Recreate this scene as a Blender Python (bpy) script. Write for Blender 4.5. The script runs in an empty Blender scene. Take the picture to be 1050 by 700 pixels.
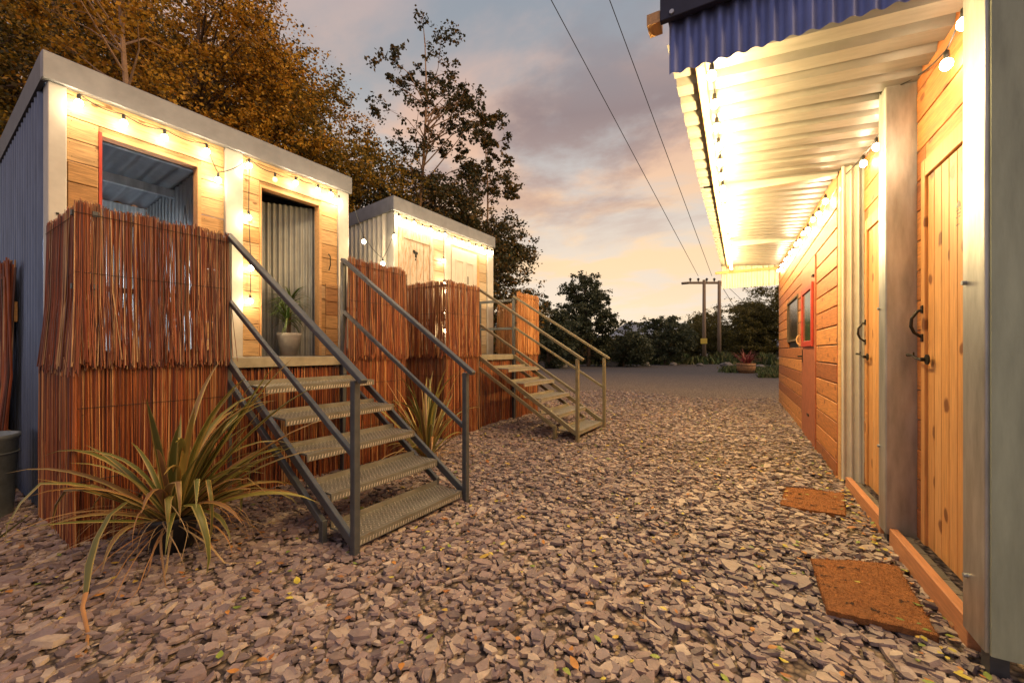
import bpy, math, random
import numpy as np
from mathutils import Vector, Matrix, noise

R = math.radians
C = bpy.context.scene.collection
SC = bpy.context.scene

# ------------------------------------------------------------------ camera
YAW = R(29.2)
FPX = 415.0
CAMH = 1.2
cd = bpy.data.cameras.new('camera')
cam = bpy.data.objects.new('camera', cd)
C.objects.link(cam)
cam.location = (0, 0, CAMH)
cam.rotation_euler = (R(90), 0, YAW)
cd.sensor_width = 36
cd.lens = FPX / 1050 * 36
cd.shift_y = 10 / 1050
cd.clip_start = 0.02
cd.clip_end = 2000
SC.camera = cam
FW = Vector((-math.sin(YAW), math.cos(YAW), 0))
RT = Vector((math.cos(YAW), math.sin(YAW), 0))


def P(px, py, d):
    """world point seen at a photograph pixel at depth d (metres along the view axis)"""
    p = FW * d + RT * ((px - 525) / FPX * d)
    return Vector((p.x, p.y, CAMH - (py - 360) / FPX * d))


# ------------------------------------------------------------------ colour management
SC.view_settings.view_transform = 'Standard'
SC.view_settings.look = 'None'
SC.view_settings.exposure = 0.95
SC.view_settings.gamma = 1.0
SC.view_settings.use_curve_mapping = False
SC.render.engine = 'CYCLES'
SC.cycles.use_denoising = True
SC.cycles.max_bounces = 6
SC.cycles.diffuse_bounces = 3
SC.cycles.glossy_bounces = 3
SC.cycles.transmission_bounces = 3
SC.cycles.transparent_max_bounces = 6
SC.cycles.sample_clamp_indirect = 4.0
SC.cycles.caustics_reflective = False
SC.cycles.caustics_refractive = False

# ------------------------------------------------------------------ world: dusk sky with lit cloud banks
SUN_EL = R(3.0)
SUN_AZ = R(-18)          # compass direction of the sunset, clockwise from +Y
world = bpy.data.worlds.new('World')
SC.world = world
world.use_nodes = True
wt = world.node_tree
for n in list(wt.nodes):
    wt.nodes.remove(n)


def N(t, typ, **kw):
    n = t.nodes.new(typ)
    for k, v in kw.items():
        setattr(n, k, v)
    return n


def ramp(t, pts, interp='LINEAR'):
    r = N(t, 'ShaderNodeValToRGB')
    r.color_ramp.interpolation = interp
    e = r.color_ramp.elements
    while len(e) > 1:
        e.remove(e[-1])
    e[0].position = pts[0][0]
    c = pts[0][1]
    e[0].color = (*c, 1) if not isinstance(c, (int, float)) else (c, c, c, 1)
    for p, c in pts[1:]:
        x = e.new(p)
        x.color = (*c, 1) if not isinstance(c, (int, float)) else (c, c, c, 1)
    return r


def MATH(t, op, a, b=None, c=None, clamp=False):
    m = N(t, 'ShaderNodeMath', operation=op, use_clamp=clamp)
    for i, v in enumerate((a, b, c)):
        if v is None:
            continue
        if isinstance(v, (int, float)):
            m.inputs[i].default_value = v
        else:
            t.links.new(v, m.inputs[i])
    return m.outputs[0]


def MIXC(t, fac, a, b, blend='MIX'):
    m = N(t, 'ShaderNodeMix', data_type='RGBA', blend_type=blend)
    for s, v in ((0, fac), (6, a), (7, b)):
        if isinstance(v, (int, float)):
            m.inputs[s].default_value = v
        elif isinstance(v, tuple):
            m.inputs[s].default_value = (*v, 1)
        else:
            t.links.new(v, m.inputs[s])
    return m.outputs[2]


def build_world():
    t = wt
    L = t.links.new
    tc = N(t, 'ShaderNodeTexCoord')
    sep = N(t, 'ShaderNodeSeparateXYZ')
    L(tc.outputs['Generated'], sep.inputs[0])
    z = MATH(t, 'MAXIMUM', sep.outputs[2], 0.0)
    base = ramp(t, [(0, (.46, .40, .33)), (.10, (.48, .405, .325)), (.22, (.45, .38, .31)), (.38, (.34, .31, .29)),
                    (.55, (.185, .195, .21)), (.75, (.14, .165, .20)), (1, (.13, .155, .22))])
    L(z, base.inputs[0])
    # cooler and darker away from the sunset
    dt = N(t, 'ShaderNodeVectorMath', operation='DOT_PRODUCT')
    L(tc.outputs['Generated'], dt.inputs[0])
    dt.inputs[1].default_value = (math.sin(SUN_AZ), math.cos(SUN_AZ), 0)
    away = N(t, 'ShaderNodeMapRange')
    L(dt.outputs['Value'], away.inputs[0])
    away.inputs[1].default_value = 0.45
    away.inputs[2].default_value = -0.5
    cold = ramp(t, [(0, (.26, .27, .34)), (.4, (.15, .18, .30)), (1, (.12, .15, .24))])
    L(z, cold.inputs[0])
    sky = MIXC(t, away.outputs[0], base.outputs[0], cold.outputs[0])
    # cloud plane coordinates: direction / height
    den = MATH(t, 'ADD', z, 0.12)
    dv = N(t, 'ShaderNodeVectorMath', operation='DIVIDE')
    L(tc.outputs['Generated'], dv.inputs[0])
    cb = N(t, 'ShaderNodeCombineXYZ')
    for i in range(3):
        L(den, cb.inputs[i])
    L(cb.outputs[0], dv.inputs[1])

    def cloud(scale, off, lo, hi, rough=.55, dist=.3):
        mp = N(t, 'ShaderNodeMapping')
        L(dv.outputs[0], mp.inputs[0])
        mp.inputs['Location'].default_value = off
        mp.inputs['Rotation'].default_value = (0, 0, R(-25))
        mp.inputs['Scale'].default_value = (1, 1.25, 0)
        nz = N(t, 'ShaderNodeTexNoise')
        nz.inputs['Scale'].default_value = scale
        nz.inputs['Detail'].default_value = 7
        nz.inputs['Roughness'].default_value = rough
        nz.inputs['Distortion'].default_value = dist
        L(mp.outputs[0], nz.inputs[0])
        mr = N(t, 'ShaderNodeMapRange', interpolation_type='SMOOTHSTEP')
        L(nz.outputs[0], mr.inputs[0])
        mr.inputs[1].default_value = lo
        mr.inputs[2].default_value = hi
        return mr.outputs[0]
    # peach lit haze of cloud, lower
    c1 = cloud(1.15, (3.3, 1.2, 0), .42, .58)
    g1 = ramp(t, [(0, 0.2), (.1, .6), (.2, .9), (.45, .85), (.62, .5), (.8, 0.15)])
    L(z, g1.inputs[0])
    peach = ramp(t, [(0, (.52, .41, .27)), (.25, (.56, .38, .22)), (.45, (.46, .28, .19)), (.7, (.36, .26, .24))])
    L(z, peach.inputs[0])
    sky = MIXC(t, MATH(t, 'MULTIPLY', c1, g1.outputs[0]), sky, peach.outputs[0])
    # mauve bank
    c2 = cloud(1.0, (0.35, 4.15, 0), .43, .60, .6, .2)
    g2 = ramp(t, [(0, 0.0), (.22, 0.05), (.33, .75), (.50, .95), (.60, .55), (.70, .12), (1, .05)])
    L(z, g2.inputs[0])
    mauve = ramp(t, [(0, (.40, .28, .22)), (.35, (.26, .175, .15)), (.5, (.165, .125, .125)), (.7, (.15, .135, .15))])
    L(z, mauve.inputs[0])
    sky = MIXC(t, MATH(t, 'MULTIPLY', c2, g2.outputs[0]), sky, mauve.outputs[0])
    # a physical dusk sky adds its own faint gradient
    ns = N(t, 'ShaderNodeTexSky', sky_type='NISHITA')
    ns.sun_disc = False
    ns.sun_elevation = SUN_EL
    ns.sun_rotation = SUN_AZ
    b1 = N(t, 'ShaderNodeBackground')
    L(sky, b1.inputs[0])
    b1.inputs[1].default_value = SKY
    b2 = N(t, 'ShaderNodeBackground')
    L(ns.outputs[0], b2.inputs[0])
    b2.inputs[1].default_value = 0.002
    ad = N(t, 'ShaderNodeAddShader')
    L(b1.outputs[0], ad.inputs[0])
    L(b2.outputs[0], ad.inputs[1])
    o = N(t, 'ShaderNodeOutputWorld')
    L(ad.outputs[0], o.inputs[0])


SKY = 1.0
build_world()

# warm fill lamp added for overall warmth, not from the sunset side
sl = bpy.data.lights.new('warm_fill', 'SUN')
sl.energy = 1.15
sl.angle = R(30)
sl.color = (1, .60, .25)
so = bpy.data.objects.new('warm_fill', sl)
C.objects.link(so)
LAMP_AZ, LAMP_EL = R(97), R(48)      # the added fill comes in over the right-hand roofs
sd = Vector((math.sin(LAMP_AZ) * math.cos(LAMP_EL), math.cos(LAMP_AZ) * math.cos(LAMP_EL), math.sin(LAMP_EL)))
so.rotation_euler = sd.to_track_quat('Z', 'Y').to_euler()

BULB_W = 1.35        # multiplier on every bulb
WARM = (1.0, .75, .45)
GOLD = (1.0, .69, .28)


# ------------------------------------------------------------------ mesh helper
class MB:
    def __init__(s):
        s.v = []
        s.f = []
        s.m = []

    def quad(s, a, b, c, d, m=0):
        i = len(s.v)
        s.v += [tuple(a), tuple(b), tuple(c), tuple(d)]
        s.f.append((i, i + 1, i + 2, i + 3))
        s.m.append(m)

    def box(s, x0, x1, y0, y1, z0, z1, m=0):
        i = len(s.v)
        s.v += [(x0, y0, z0), (x1, y0, z0), (x1, y1, z0), (x0, y1, z0), (x0, y0, z1), (x1, y0, z1), (x1, y1, z1), (x0, y1, z1)]
        for f in ((0, 3, 2, 1), (4, 5, 6, 7), (0, 1, 5, 4), (1, 2, 6, 5), (2, 3, 7, 6), (3, 0, 4, 7)):
            s.f.append(tuple(i + k for k in f))
            s.m.append(m)
        return s

    def bar(s, a, b, w, h, m=0, up=(0, 0, 1)):
        """square bar between two points, w across, h along up"""
        a = Vector(a)
        b = Vector(b)
        d = (b - a).normalized()
        u = Vector(up)
        sd_ = d.cross(u)
        if sd_.length < 1e-4:
            sd_ = d.cross(Vector((1, 0, 0)))
        sd_.normalize()
        u = sd_.cross(d).normalized()
        i = len(s.v)
        for p in (a, b):
            for (q, r) in ((-1, -1), (1, -1), (1, 1), (-1, 1)):
                s.v.append(tuple(p + sd_ * (q * w / 2) + u * (r * h / 2)))
        for f in ((0, 1, 2, 3), (7, 6, 5, 4), (0, 4, 5, 1), (1, 5, 6, 2), (2, 6, 7, 3), (3, 7, 4, 0)):
            s.f.append(tuple(i + k for k in f))
            s.m.append(m)
        return s

    def tube(s, pts, rad, n=6, m=0, cap=True):
        pts = [Vector(p) for p in pts]
        if isinstance(rad, (int, float)):
            rad = [rad] * len(pts)
        i0 = len(s.v)
        prev = None
        for k, p in enumerate(pts):
            d = (pts[min(k + 1, len(pts) - 1)] - pts[max(k - 1, 0)])
            if d.length < 1e-9:
                d = Vector((0, 0, 1))
            d.normalize()
            a = d.cross(Vector((0, 0, 1))) if prev is None else (prev - d * prev.dot(d))
            if a.length < 1e-3:
                a = d.cross(Vector((1, 0, 0)))
            a.normalize()
            prev = a
            b = d.cross(a)
            for j in range(n):
                t = 2 * math.pi * j / n
                s.v.append(tuple(p + (a * math.cos(t) + b * math.sin(t)) * rad[k]))
        for k in range(len(pts) - 1):
            for j in range(n):
                q = i0 + k * n
                s.f.append((q + j, q + (j + 1) % n, q + n + (j + 1) % n, q + n + j))
                s.m.append(m)
        if cap:
            s.f.append(tuple(i0 + j for j in range(n))[::-1])
            s.m.append(m)
            e = i0 + (len(pts) - 1) * n
            s.f.append(tuple(e + j for j in range(n)))
            s.m.append(m)
        return s

    def lathe(s, prof, c=(0, 0, 0), n=20, m=0):
        """profile of (radius, z) turned about the vertical through c"""
        i0 = len(s.v)
        for (r, z) in prof:
            for j in range(n):
                t = 2 * math.pi * j / n
                s.v.append((c[0] + r * math.cos(t), c[1] + r * math.sin(t), c[2] + z))
        for k in range(len(prof) - 1):
            for j in range(n):
                q = i0 + k * n
                s.f.append((q + j, q + (j + 1) % n, q + n + (j + 1) % n, q + n + j))
                s.m.append(m)
        return s

    def strip(s, pts, wid, side, m=0, fold=0.0, edge=None):
        """leaf blade: ribbon of four columns along pts"""
        i0 = len(s.v)
        n = len(pts)
        for k, p in enumerate(pts):
            p = Vector(p)
            d = (Vector(pts[min(k + 1, n - 1)]) - Vector(pts[max(k - 1, 0)])).normalized()
            sv = Vector(side)
            sv = (sv - d * sv.dot(d)).normalized()
            nn = sv.cross(d)
            for q in (-1, -.72, 0, .72, 1):
                s.v.append(tuple(p + sv * (q * wid[k]) + nn * (abs(q) * wid[k] * fold)))
        for k in range(n - 1):
            for q in range(4):
                a = i0 + k * 5 + q
                s.f.append((a, a + 1, a + 6, a + 5))
                s.m.append(edge if (edge is not None and q in (0, 3)) else m)
        return s

    def build(s, name, mats, parent=None, smooth=False, bevel=0.0, seg=1):
        me = bpy.data.meshes.new(name)
        me.from_pydata(s.v, [], s.f)
        if not isinstance(mats, (list, tuple)):
            mats = [mats]
        for m in mats:
            me.materials.append(m)
        me.polygons.foreach_set('material_index', s.m)
        if smooth:
            me.polygons.foreach_set('use_smooth', [True] * len(s.f))
        me.update()
        o = bpy.data.objects.new(name, me)
        C.objects.link(o)
        if parent:
            o.parent = parent
        if bevel:
            b = o.modifiers.new('bevel', 'BEVEL')
            b.width = bevel
            b.segments = seg
            b.limit_method = 'ANGLE'
        return o


def fastmesh(name, co, faces_flat, loop_starts, loop_totals, mats, midx=None, smooth=False):
    me = bpy.data.meshes.new(name)
    me.vertices.add(len(co))
    me.vertices.foreach_set('co', np.asarray(co, dtype=np.float32).ravel())
    me.loops.add(len(faces_flat))
    me.loops.foreach_set('vertex_index', np.asarray(faces_flat, dtype=np.int32))
    me.polygons.add(len(loop_starts))
    me.polygons.foreach_set('loop_start', np.asarray(loop_starts, dtype=np.int32))
    try:
        me.polygons.foreach_set('loop_total', np.asarray(loop_totals, dtype=np.int32))
    except Exception:
        pass
    for m in mats:
        me.materials.append(m)
    if midx is not None:
        me.polygons.foreach_set('material_index', np.asarray(midx, dtype=np.int32))
    me.polygons.foreach_set('use_smooth', np.full(len(loop_starts), bool(smooth)))
    me.update(calc_edges=True)
    me.validate()
    o = bpy.data.objects.new(name, me)
    C.objects.link(o)
    return o


def quadmesh(name, quads, mats, midx=None):
    """quads: (n,4,3) array"""
    n = len(quads)
    return fastmesh(name, quads.reshape(-1, 3), np.arange(n * 4), np.arange(n) * 4, np.full(n, 4), mats, midx)


def empty(name, loc=(0, 0, 0), rz=0.0):
    o = bpy.data.objects.new(name, None)
    C.objects.link(o)
    o.location = loc
    o.rotation_euler = (0, 0, rz)
    o.empty_display_size = .1
    return o


def tag(o, label=None, cat=None, group=None, kind=None):
    if label:
        o['label'] = label
    if cat:
        o['category'] = cat
    if group:
        o['group'] = group
    if kind:
        o['kind'] = kind
    return o


# ------------------------------------------------------------------ materials
def mat(name, col, rough=.6, metal=0.0, var=None, nscale=None, namp=.25, ncol=None, bump=0.0, bscale=60, stretch=(1, 1, 1),
        spots=None, coat=0.0, trans=0.0):
    """col base colour; var list of colours picked at random per island; nscale / ncol soft noise between col and ncol"""
    m = bpy.data.materials.new(name)
    m.use_nodes = True
    t = m.node_tree
    L = t.links.new
    b = t.nodes['Principled BSDF']
    b.inputs['Roughness'].default_value = rough
    b.inputs['Metallic'].default_value = metal
    if coat:
        b.inputs['Coat Weight'].default_value = coat
    tc = N(t, 'ShaderNodeTexCoord')
    mp = N(t, 'ShaderNodeMapping')
    L(tc.outputs['Object'], mp.inputs[0])
    mp.inputs['Scale'].default_value = stretch
    geo = N(t, 'ShaderNodeNewGeometry')
    if var:
        r = ramp(t, [(i / len(var), c) for i, c in enumerate(var)], 'CONSTANT' if len(var) > 6 else 'LINEAR')
        L(geo.outputs['Random Per Island'], r.inputs[0])
        base = r.outputs[0]
        # shift the pattern from board to board
        cbx = N(t, 'ShaderNodeCombineXYZ')
        w = MATH(t, 'MULTIPLY', geo.outputs['Random Per Island'], 37.0)
        for i in range(3):
            L(w, cbx.inputs[i])
        L(cbx.outputs[0], mp.inputs['Location'])
    else:
        rgb = N(t, 'ShaderNodeRGB')
        rgb.outputs[0].default_value = (*col, 1)
        base = rgb.outputs[0]
    if nscale:
        nz = N(t, 'ShaderNodeTexNoise')
        nz.inputs['Scale'].default_value = nscale
        nz.inputs['Detail'].default_value = 6
        nz.inputs['Roughness'].default_value = .62
        L(mp.outputs[0], nz.inputs[0])
        if ncol:
            mr = N(t, 'ShaderNodeMapRange')
            L(nz.outputs[0], mr.inputs[0])
            mr.inputs[1].default_value = .42
            mr.inputs[2].default_value = .68
            base = MIXC(t, MATH(t, 'MULTIPLY', mr.outputs[0], namp), base, ncol)
        else:
            mr = N(t, 'ShaderNodeMapRange')
            L(nz.outputs[0], mr.inputs[0])
            mr.inputs[1].default_value = .3
            mr.inputs[2].default_value = .7
            mr.inputs[3].default_value = 1 - namp
            mr.inputs[4].default_value = 1 + namp
            vm = N(t, 'ShaderNodeVectorMath', operation='SCALE')
            L(base, vm.inputs[0])
            L(mr.outputs[0], vm.inputs['Scale'])
            base = vm.outputs[0]
    if spots:
        # knots: few dark voronoi cores
        vo = N(t, 'ShaderNodeTexVoronoi')
        vo.voronoi_dimensions = '2D'
        vo.inputs['Scale'].default_value = spots[0]
        mp2 = N(t, 'ShaderNodeMapping')
        L(mp.outputs[0], mp2.inputs[0])
        mp2.inputs['Scale'].default_value = tuple(1 / max(a, 1e-3) * b_ for a, b_ in zip(stretch, spots[3]))
        nzd = N(t, 'ShaderNodeTexNoise')
        nzd.inputs['Scale'].default_value = 9
        L(tc.outputs['Object'], nzd.inputs[0])
        av = N(t, 'ShaderNodeVectorMath', operation='MULTIPLY_ADD')
        L(nzd.outputs[1], av.inputs[0])
        av.inputs[1].default_value = (.05, .05, .05)
        L(mp2.outputs[0], av.inputs[2])
        s3 = N(t, 'ShaderNodeSeparateXYZ')
        L(av.outputs[0], s3.inputs[0])
        c3 = N(t, 'ShaderNodeCombineXYZ')
        L(s3.outputs[1], c3.inputs[0])
        L(s3.outputs[2], c3.inputs[1])
        L(c3.outputs[0], vo.inputs[0])
        mr = N(t, 'ShaderNodeMapRange')
        L(vo.outputs['Distance'], mr.inputs[0])
        mr.inputs[1].default_value = spots[1]
        mr.inputs[2].default_value = spots[1] * .6
        # only some cells carry a knot
        sx = N(t, 'ShaderNodeSeparateColor')
        L(vo.outputs['Color'], sx.inputs[0])
        has = MATH(t, 'GREATER_THAN', sx.outputs[0], .5)
        base = MIXC(t, MATH(t, 'MULTIPLY', MATH(t, 'MULTIPLY', mr.outputs[0], has), .85), base, spots[2])
    L(base, b.inputs['Base Color'])
    if bump:
        nb = N(t, 'ShaderNodeTexNoise')
        nb.inputs['Scale'].default_value = bscale
        nb.inputs['Detail'].default_value = 4
        L(mp.outputs[0], nb.inputs[0])
        bm_ = N(t, 'ShaderNodeBump')
        bm_.inputs['Strength'].default_value = bump
        bm_.inputs['Distance'].default_value = .01
        L(nb.outputs[0], bm_.inputs['Height'])
        L(bm_.outputs[0], b.inputs['Normal'])
    if trans:
        out = t.nodes['Material Output']
        tr = N(t, 'ShaderNodeBsdfTranslucent')
        L(base, tr.inputs[0])
        mx = N(t, 'ShaderNodeMixShader')
        mx.inputs[0].default_value = trans
        L(b.outputs[0], mx.inputs[1])
        L(tr.outputs[0], mx.inputs[2])
        L(mx.outputs[0], out.inputs[0])
    return m


def emis(name, col, s):
    m = bpy.data.materials.new(name)
    m.use_nodes = True
    b = m.node_tree.nodes['Principled BSDF']
    b.inputs['Base Color'].default_value = (*col, 1)
    b.inputs['Emission Color'].default_value = (*col, 1)
    b.inputs['Emission Strength'].default_value = s
    return m


M = {}
M['galv'] = mat('galvanised_steel', (.46, .47, .47), .42, .8, nscale=5, namp=.28, bump=.10, bscale=9, stretch=(3, 3, .6))
M['galv_corr'] = mat('galvanised_corrugated', (.30, .36, .48), .30, .8, nscale=5, namp=.15)
M['blue_steel'] = mat('blue_grey_corrugated', (.11, .145, .23), .34, .6, nscale=5, namp=.2, stretch=(4, 4, .5))
M['galv_inner'] = mat('dull_inner_sheet', (.36, .37, .35), .45, .4, nscale=5, namp=.15)
M['verge'] = mat('dark_verge_trim', (.10, .11, .13), .45, .5, nscale=8, namp=.2)
M['blue_corr'] = mat('blue_corrugated', (.16, .20, .42), .42, .55, nscale=6, namp=.14)
M['cream_corr'] = mat('cream_corrugated', (.66, .62, .52), .5, .15, nscale=5, namp=.1)
M['cream_trim'] = mat('cream_steel_trim', (.50, .48, .44), .42, .35, nscale=9, namp=.08)
M['grey_trim'] = mat('grey_roof_trim', (.24, .25, .27), .45, .5, nscale=8, namp=.12)
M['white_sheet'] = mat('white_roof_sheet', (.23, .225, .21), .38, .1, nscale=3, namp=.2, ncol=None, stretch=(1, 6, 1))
M['roof_dark'] = mat('dark_roof_flashing', (.02, .022, .05), .6, 0, nscale=12, namp=.2)
M['green_panel'] = mat('grey_green_panel', (.34, .38, .27), .45, .1, nscale=3, namp=.3, stretch=(3, 3, .5), bump=.06, bscale=90)
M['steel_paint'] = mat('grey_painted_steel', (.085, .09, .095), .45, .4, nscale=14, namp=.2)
M['steel_lamplit'] = mat('grey_steel_lamplit_tint', (.20, .17, .10), .5, .25, nscale=14, namp=.2)  # grey steel with the golden lamplight on the far stairs put into its colour
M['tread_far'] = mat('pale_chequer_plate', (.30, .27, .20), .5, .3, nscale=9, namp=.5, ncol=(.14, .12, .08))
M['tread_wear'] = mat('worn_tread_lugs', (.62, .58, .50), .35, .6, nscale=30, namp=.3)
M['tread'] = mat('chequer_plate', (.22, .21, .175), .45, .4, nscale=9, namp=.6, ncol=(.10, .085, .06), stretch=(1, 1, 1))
M['board_pale'] = mat('larch_boards_pale', (.55, .36, .17), .65, 0, var=[(.56, .36, .16), (.46, .27, .11), (.62, .43, .22), (.40, .22, .08), (.52, .33, .15)],
                      nscale=5, namp=.42, stretch=(14, 1.2, 16), spots=(3.0, .08, (.16, .07, .025), (1, 1, 1.6)), bump=.12, bscale=14)
M['board_rough'] = mat('rough_dark_boards', (.36, .19, .07), .8, 0, var=[(.38, .19, .07), (.30, .14, .05), (.44, .25, .10)],
                       nscale=6, namp=.45, stretch=(14, 1.2, 18), bump=.3, bscale=20)
M['board_orange'] = mat('orange_cedar_boards', (.55, .24, .07), .55, 0, var=[(.50, .19, .05), (.42, .145, .035), (.56, .24, .07), (.36, .12, .03), (.48, .19, .055), (.31, .10, .03)],
                        nscale=5, namp=.38, stretch=(14, 1.3, 16), spots=(3.6, .15, (.18, .05, .012), (1, 1, 1.7)), bump=.08, bscale=14)
M['board_end'] = mat('red_board_ends', (.35, .06, .025), .7, 0, var=[(.38, .055, .02), (.20, .07, .03), (.42, .08, .03)], nscale=20, namp=.2)
M['pine'] = mat('knotty_pine', (.72, .42, .17), .5, 0, var=[(.58, .29, .10), (.52, .245, .08), (.62, .33, .13), (.55, .27, .095)],
                nscale=5, namp=.24, stretch=(16, 16, 1.0), spots=(5.5, .17, (.12, .03, .008), (1, 1, .7)), bump=.05, bscale=14)
M['timber'] = mat('sawn_timber', (.58, .33, .14), .6, 0, nscale=5, namp=.22, stretch=(14, 1.2, 14), spots=(3.0, .05, (.2, .07, .02), (1, 1, 1)))
M['sill'] = mat('reddish_sill_timber', (.50, .22, .10), .6, 0, nscale=5, namp=.22, stretch=(14, 1.2, 14), spots=(3.0, .05, (.22, .05, .02), (1, 1, 1)))
M['decking'] = mat('weathered_decking', (.13, .115, .10), .8, 0, var=[(.14, .12, .10), (.10, .09, .08), (.17, .15, .13)], nscale=7, namp=.3, stretch=(1.5, 14, 14), bump=.2, bscale=12)
M['door_red'] = mat('red_brown_plywood', (.34, .10, .045), .55, 0, nscale=9, namp=.4, stretch=(6, 6, 1.3))
M['red_paint'] = mat('red_paint', (.45, .04, .02), .45, 0, nscale=20, namp=.15)
M['black'] = mat('black_iron', (.02, .018, .015), .5, .6, nscale=40, namp=.2)
M['glass_green'] = mat('dark_green_pane', (.05, .085, .05), .12, 0, nscale=3, namp=.3)
M['glass_dark'] = mat('dark_pane', (.045, .035, .03), .15, 0, nscale=3, namp=.2)
M['white_door'] = mat('chipped_white_paint', (.52, .48, .40), .6, 0, nscale=16, namp=.9, ncol=(.42, .22, .10), stretch=(2, 2, .55))
M['white_door_clean'] = mat('white_paint', (.56, .54, .48), .5, 0, nscale=6, namp=.08)
M['board_white'] = mat('bleached_boards', (.66, .54, .36), .6, 0, var=[(.50, .40, .26), (.42, .31, .18), (.54, .45, .32)], nscale=5, namp=.2, stretch=(14, 1.2, 16))
M['yellow_tape'] = mat('yellow_tape', (.75, .55, .08), .5)
M['paper'] = mat('white_paper', (.78, .76, .68), .7)
M['reed_up'] = mat('reed_sticks', (.3, .12, .05), .5, 0, var=[(.19, .05, .022), (.28, .08, .03), (.09, .025, .015), (.34, .14, .06), (.22, .055, .022), (.40, .24, .12), (.09, .024, .016), (.21, .055, .022), (.12, .035, .02), (.05, .018, .014)],
                   nscale=4, namp=.5, stretch=(1, 1, .8))
M['reed_low'] = mat('reed_sticks_lower', (.34, .12, .035), .5, 0, var=[(.24, .062, .018), (.34, .11, .032), (.11, .028, .013), (.40, .17, .055), (.26, .07, .02), (.15, .035, .014), (.32, .09, .025), (.46, .25, .10), (.07, .02, .012), (.20, .05, .018)],
                    nscale=4, namp=.5, stretch=(1, 1, .8))
M['reed_gold'] = mat('reed_sticks_golden', (.5, .25, .08), .5, 0, var=[(.50, .22, .06), (.60, .30, .10), (.34, .12, .035), (.56, .26, .08), (.44, .17, .05), (.40, .14, .04), (.64, .36, .14)],
                     nscale=3, namp=.3, stretch=(1, 1, .8))  # brighter, more golden sticks than on the other screens
M['wire'] = mat('dark_wire', (.03, .025, .02), .5, .3)
M['cable'] = mat('black_cable', (.012, .012, .012), .5)
M['socket'] = mat('bulb_socket', (.02, .02, .02), .5)
M['bulb'] = emis('lit_bulb', (1.0, .80, .48), 40.0)
M['bulb_dim'] = emis('faint_bulb', (1.0, .62, .25), 1.4)
M['rubber_pot'] = mat('black_plastic_pot', (.018, .018, .02), .5, nscale=20, namp=.3)
M['concrete_pot'] = mat('pale_stone_pot', (.46, .42, .36), .8, nscale=14, namp=.2, bump=.1)
M['tub'] = mat('weathered_zinc', (.20, .23, .23), .5, .6, nscale=9, namp=.3)
M['barrel'] = mat('barrel_oak', (.30, .15, .06), .7, nscale=8, namp=.4, stretch=(4, 4, 1))
M['soil'] = mat('soil', (.03, .022, .015), .95, nscale=30, namp=.4, bump=.5, bscale=60)
M['blade'] = mat('flax_blade', (.12, .14, .04), .42, 0, var=[(.12, .13, .03), (.22, .21, .05), (.20, .12, .05), (.30, .26, .06), (.14, .14, .04), (.26, .14, .06), (.36, .26, .07)],
                 nscale=2, namp=.25, trans=.18)
M['blade_edge'] = mat('flax_blade_edge', (.38, .32, .10), .45, 0, var=[(.36, .30, .09), (.42, .28, .09), (.30, .28, .08), (.46, .26, .07)], nscale=2, namp=.2, trans=.18)
M['blade_dead'] = mat('withered_blade', (.36, .20, .08), .6, 0, var=[(.34, .22, .09), (.44, .31, .15), (.24, .14, .06), (.40, .20, .07)], nscale=3, namp=.3, trans=.15)
M['blade_red'] = mat('red_leaf_blade', (.26, .05, .05), .5, 0, var=[(.30, .06, .06), (.20, .03, .04), (.36, .12, .08)], nscale=2, namp=.2, trans=.15)
M['palm'] = mat('palm_leaf', (.06, .12, .025), .45, 0, var=[(.05, .11, .02), (.09, .16, .035), (.12, .15, .04)], nscale=3, namp=.2, trans=.2)
M['bark'] = mat('bark', (.10, .065, .04), .85, nscale=8, namp=.4, stretch=(3, 3, .8), bump=.4, bscale=12)
M['birch'] = mat('pale_bark', (.42, .26, .15), .7, nscale=6, namp=.5, ncol=(.10, .06, .035), stretch=(1, 1, 3), bump=.2)
M['coir'] = mat('coir_mat', (.27, .105, .03), .95, nscale=60, namp=.45, bump=.8, bscale=160)
M['coir_fibre'] = mat('coir_fibre', (.34, .15, .05), .9, 0, var=[(.34, .14, .04), (.22, .08, .025), (.42, .20, .07), (.28, .11, .03)], nscale=20, namp=.2)
M['coir_black'] = mat('worn_print', (.045, .022, .012), .95, nscale=90, namp=.35, bump=.6, bscale=160)
M['pole'] = mat('weathered_pole', (.24, .18, .12), .85, nscale=6, namp=.3, stretch=(4, 4, .5))
M['ceramic'] = mat('dark_insulator', (.05, .03, .025), .3)
M['rock'] = mat('boulder', (.16, .15, .14), .9, nscale=5, namp=.4, bump=.5, bscale=8)
M['grass'] = mat('grass_blades', (.05, .08, .02), .8, 0, var=[(.05, .085, .02), (.08, .10, .025), (.10, .09, .03), (.04, .07, .018)], nscale=3, namp=.2)
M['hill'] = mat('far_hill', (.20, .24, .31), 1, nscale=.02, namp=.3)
M['slate'] = mat('slate_chips', (.2, .17, .17), .62, 0,
                 var=[(.23, .165, .155), (.28, .21, .185), (.16, .12, .12), (.34, .265, .22), (.24, .175, .165), (.41, .33, .27), (.19, .145, .145), (.29, .22, .19), (.25, .195, .185), (.12, .09, .092)],
                 nscale=25, namp=.22, bump=.25, bscale=90)
M['leaf_litter'] = mat('fallen_leaf', (.4, .3, .05), .6, 0, var=[(.48, .40, .05), (.22, .28, .04), (.46, .20, .04), (.55, .46, .08), (.34, .13, .03), (.18, .24, .04), (.50, .34, .06), (.26, .12, .04)], nscale=20, namp=.2, trans=.1)


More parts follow.
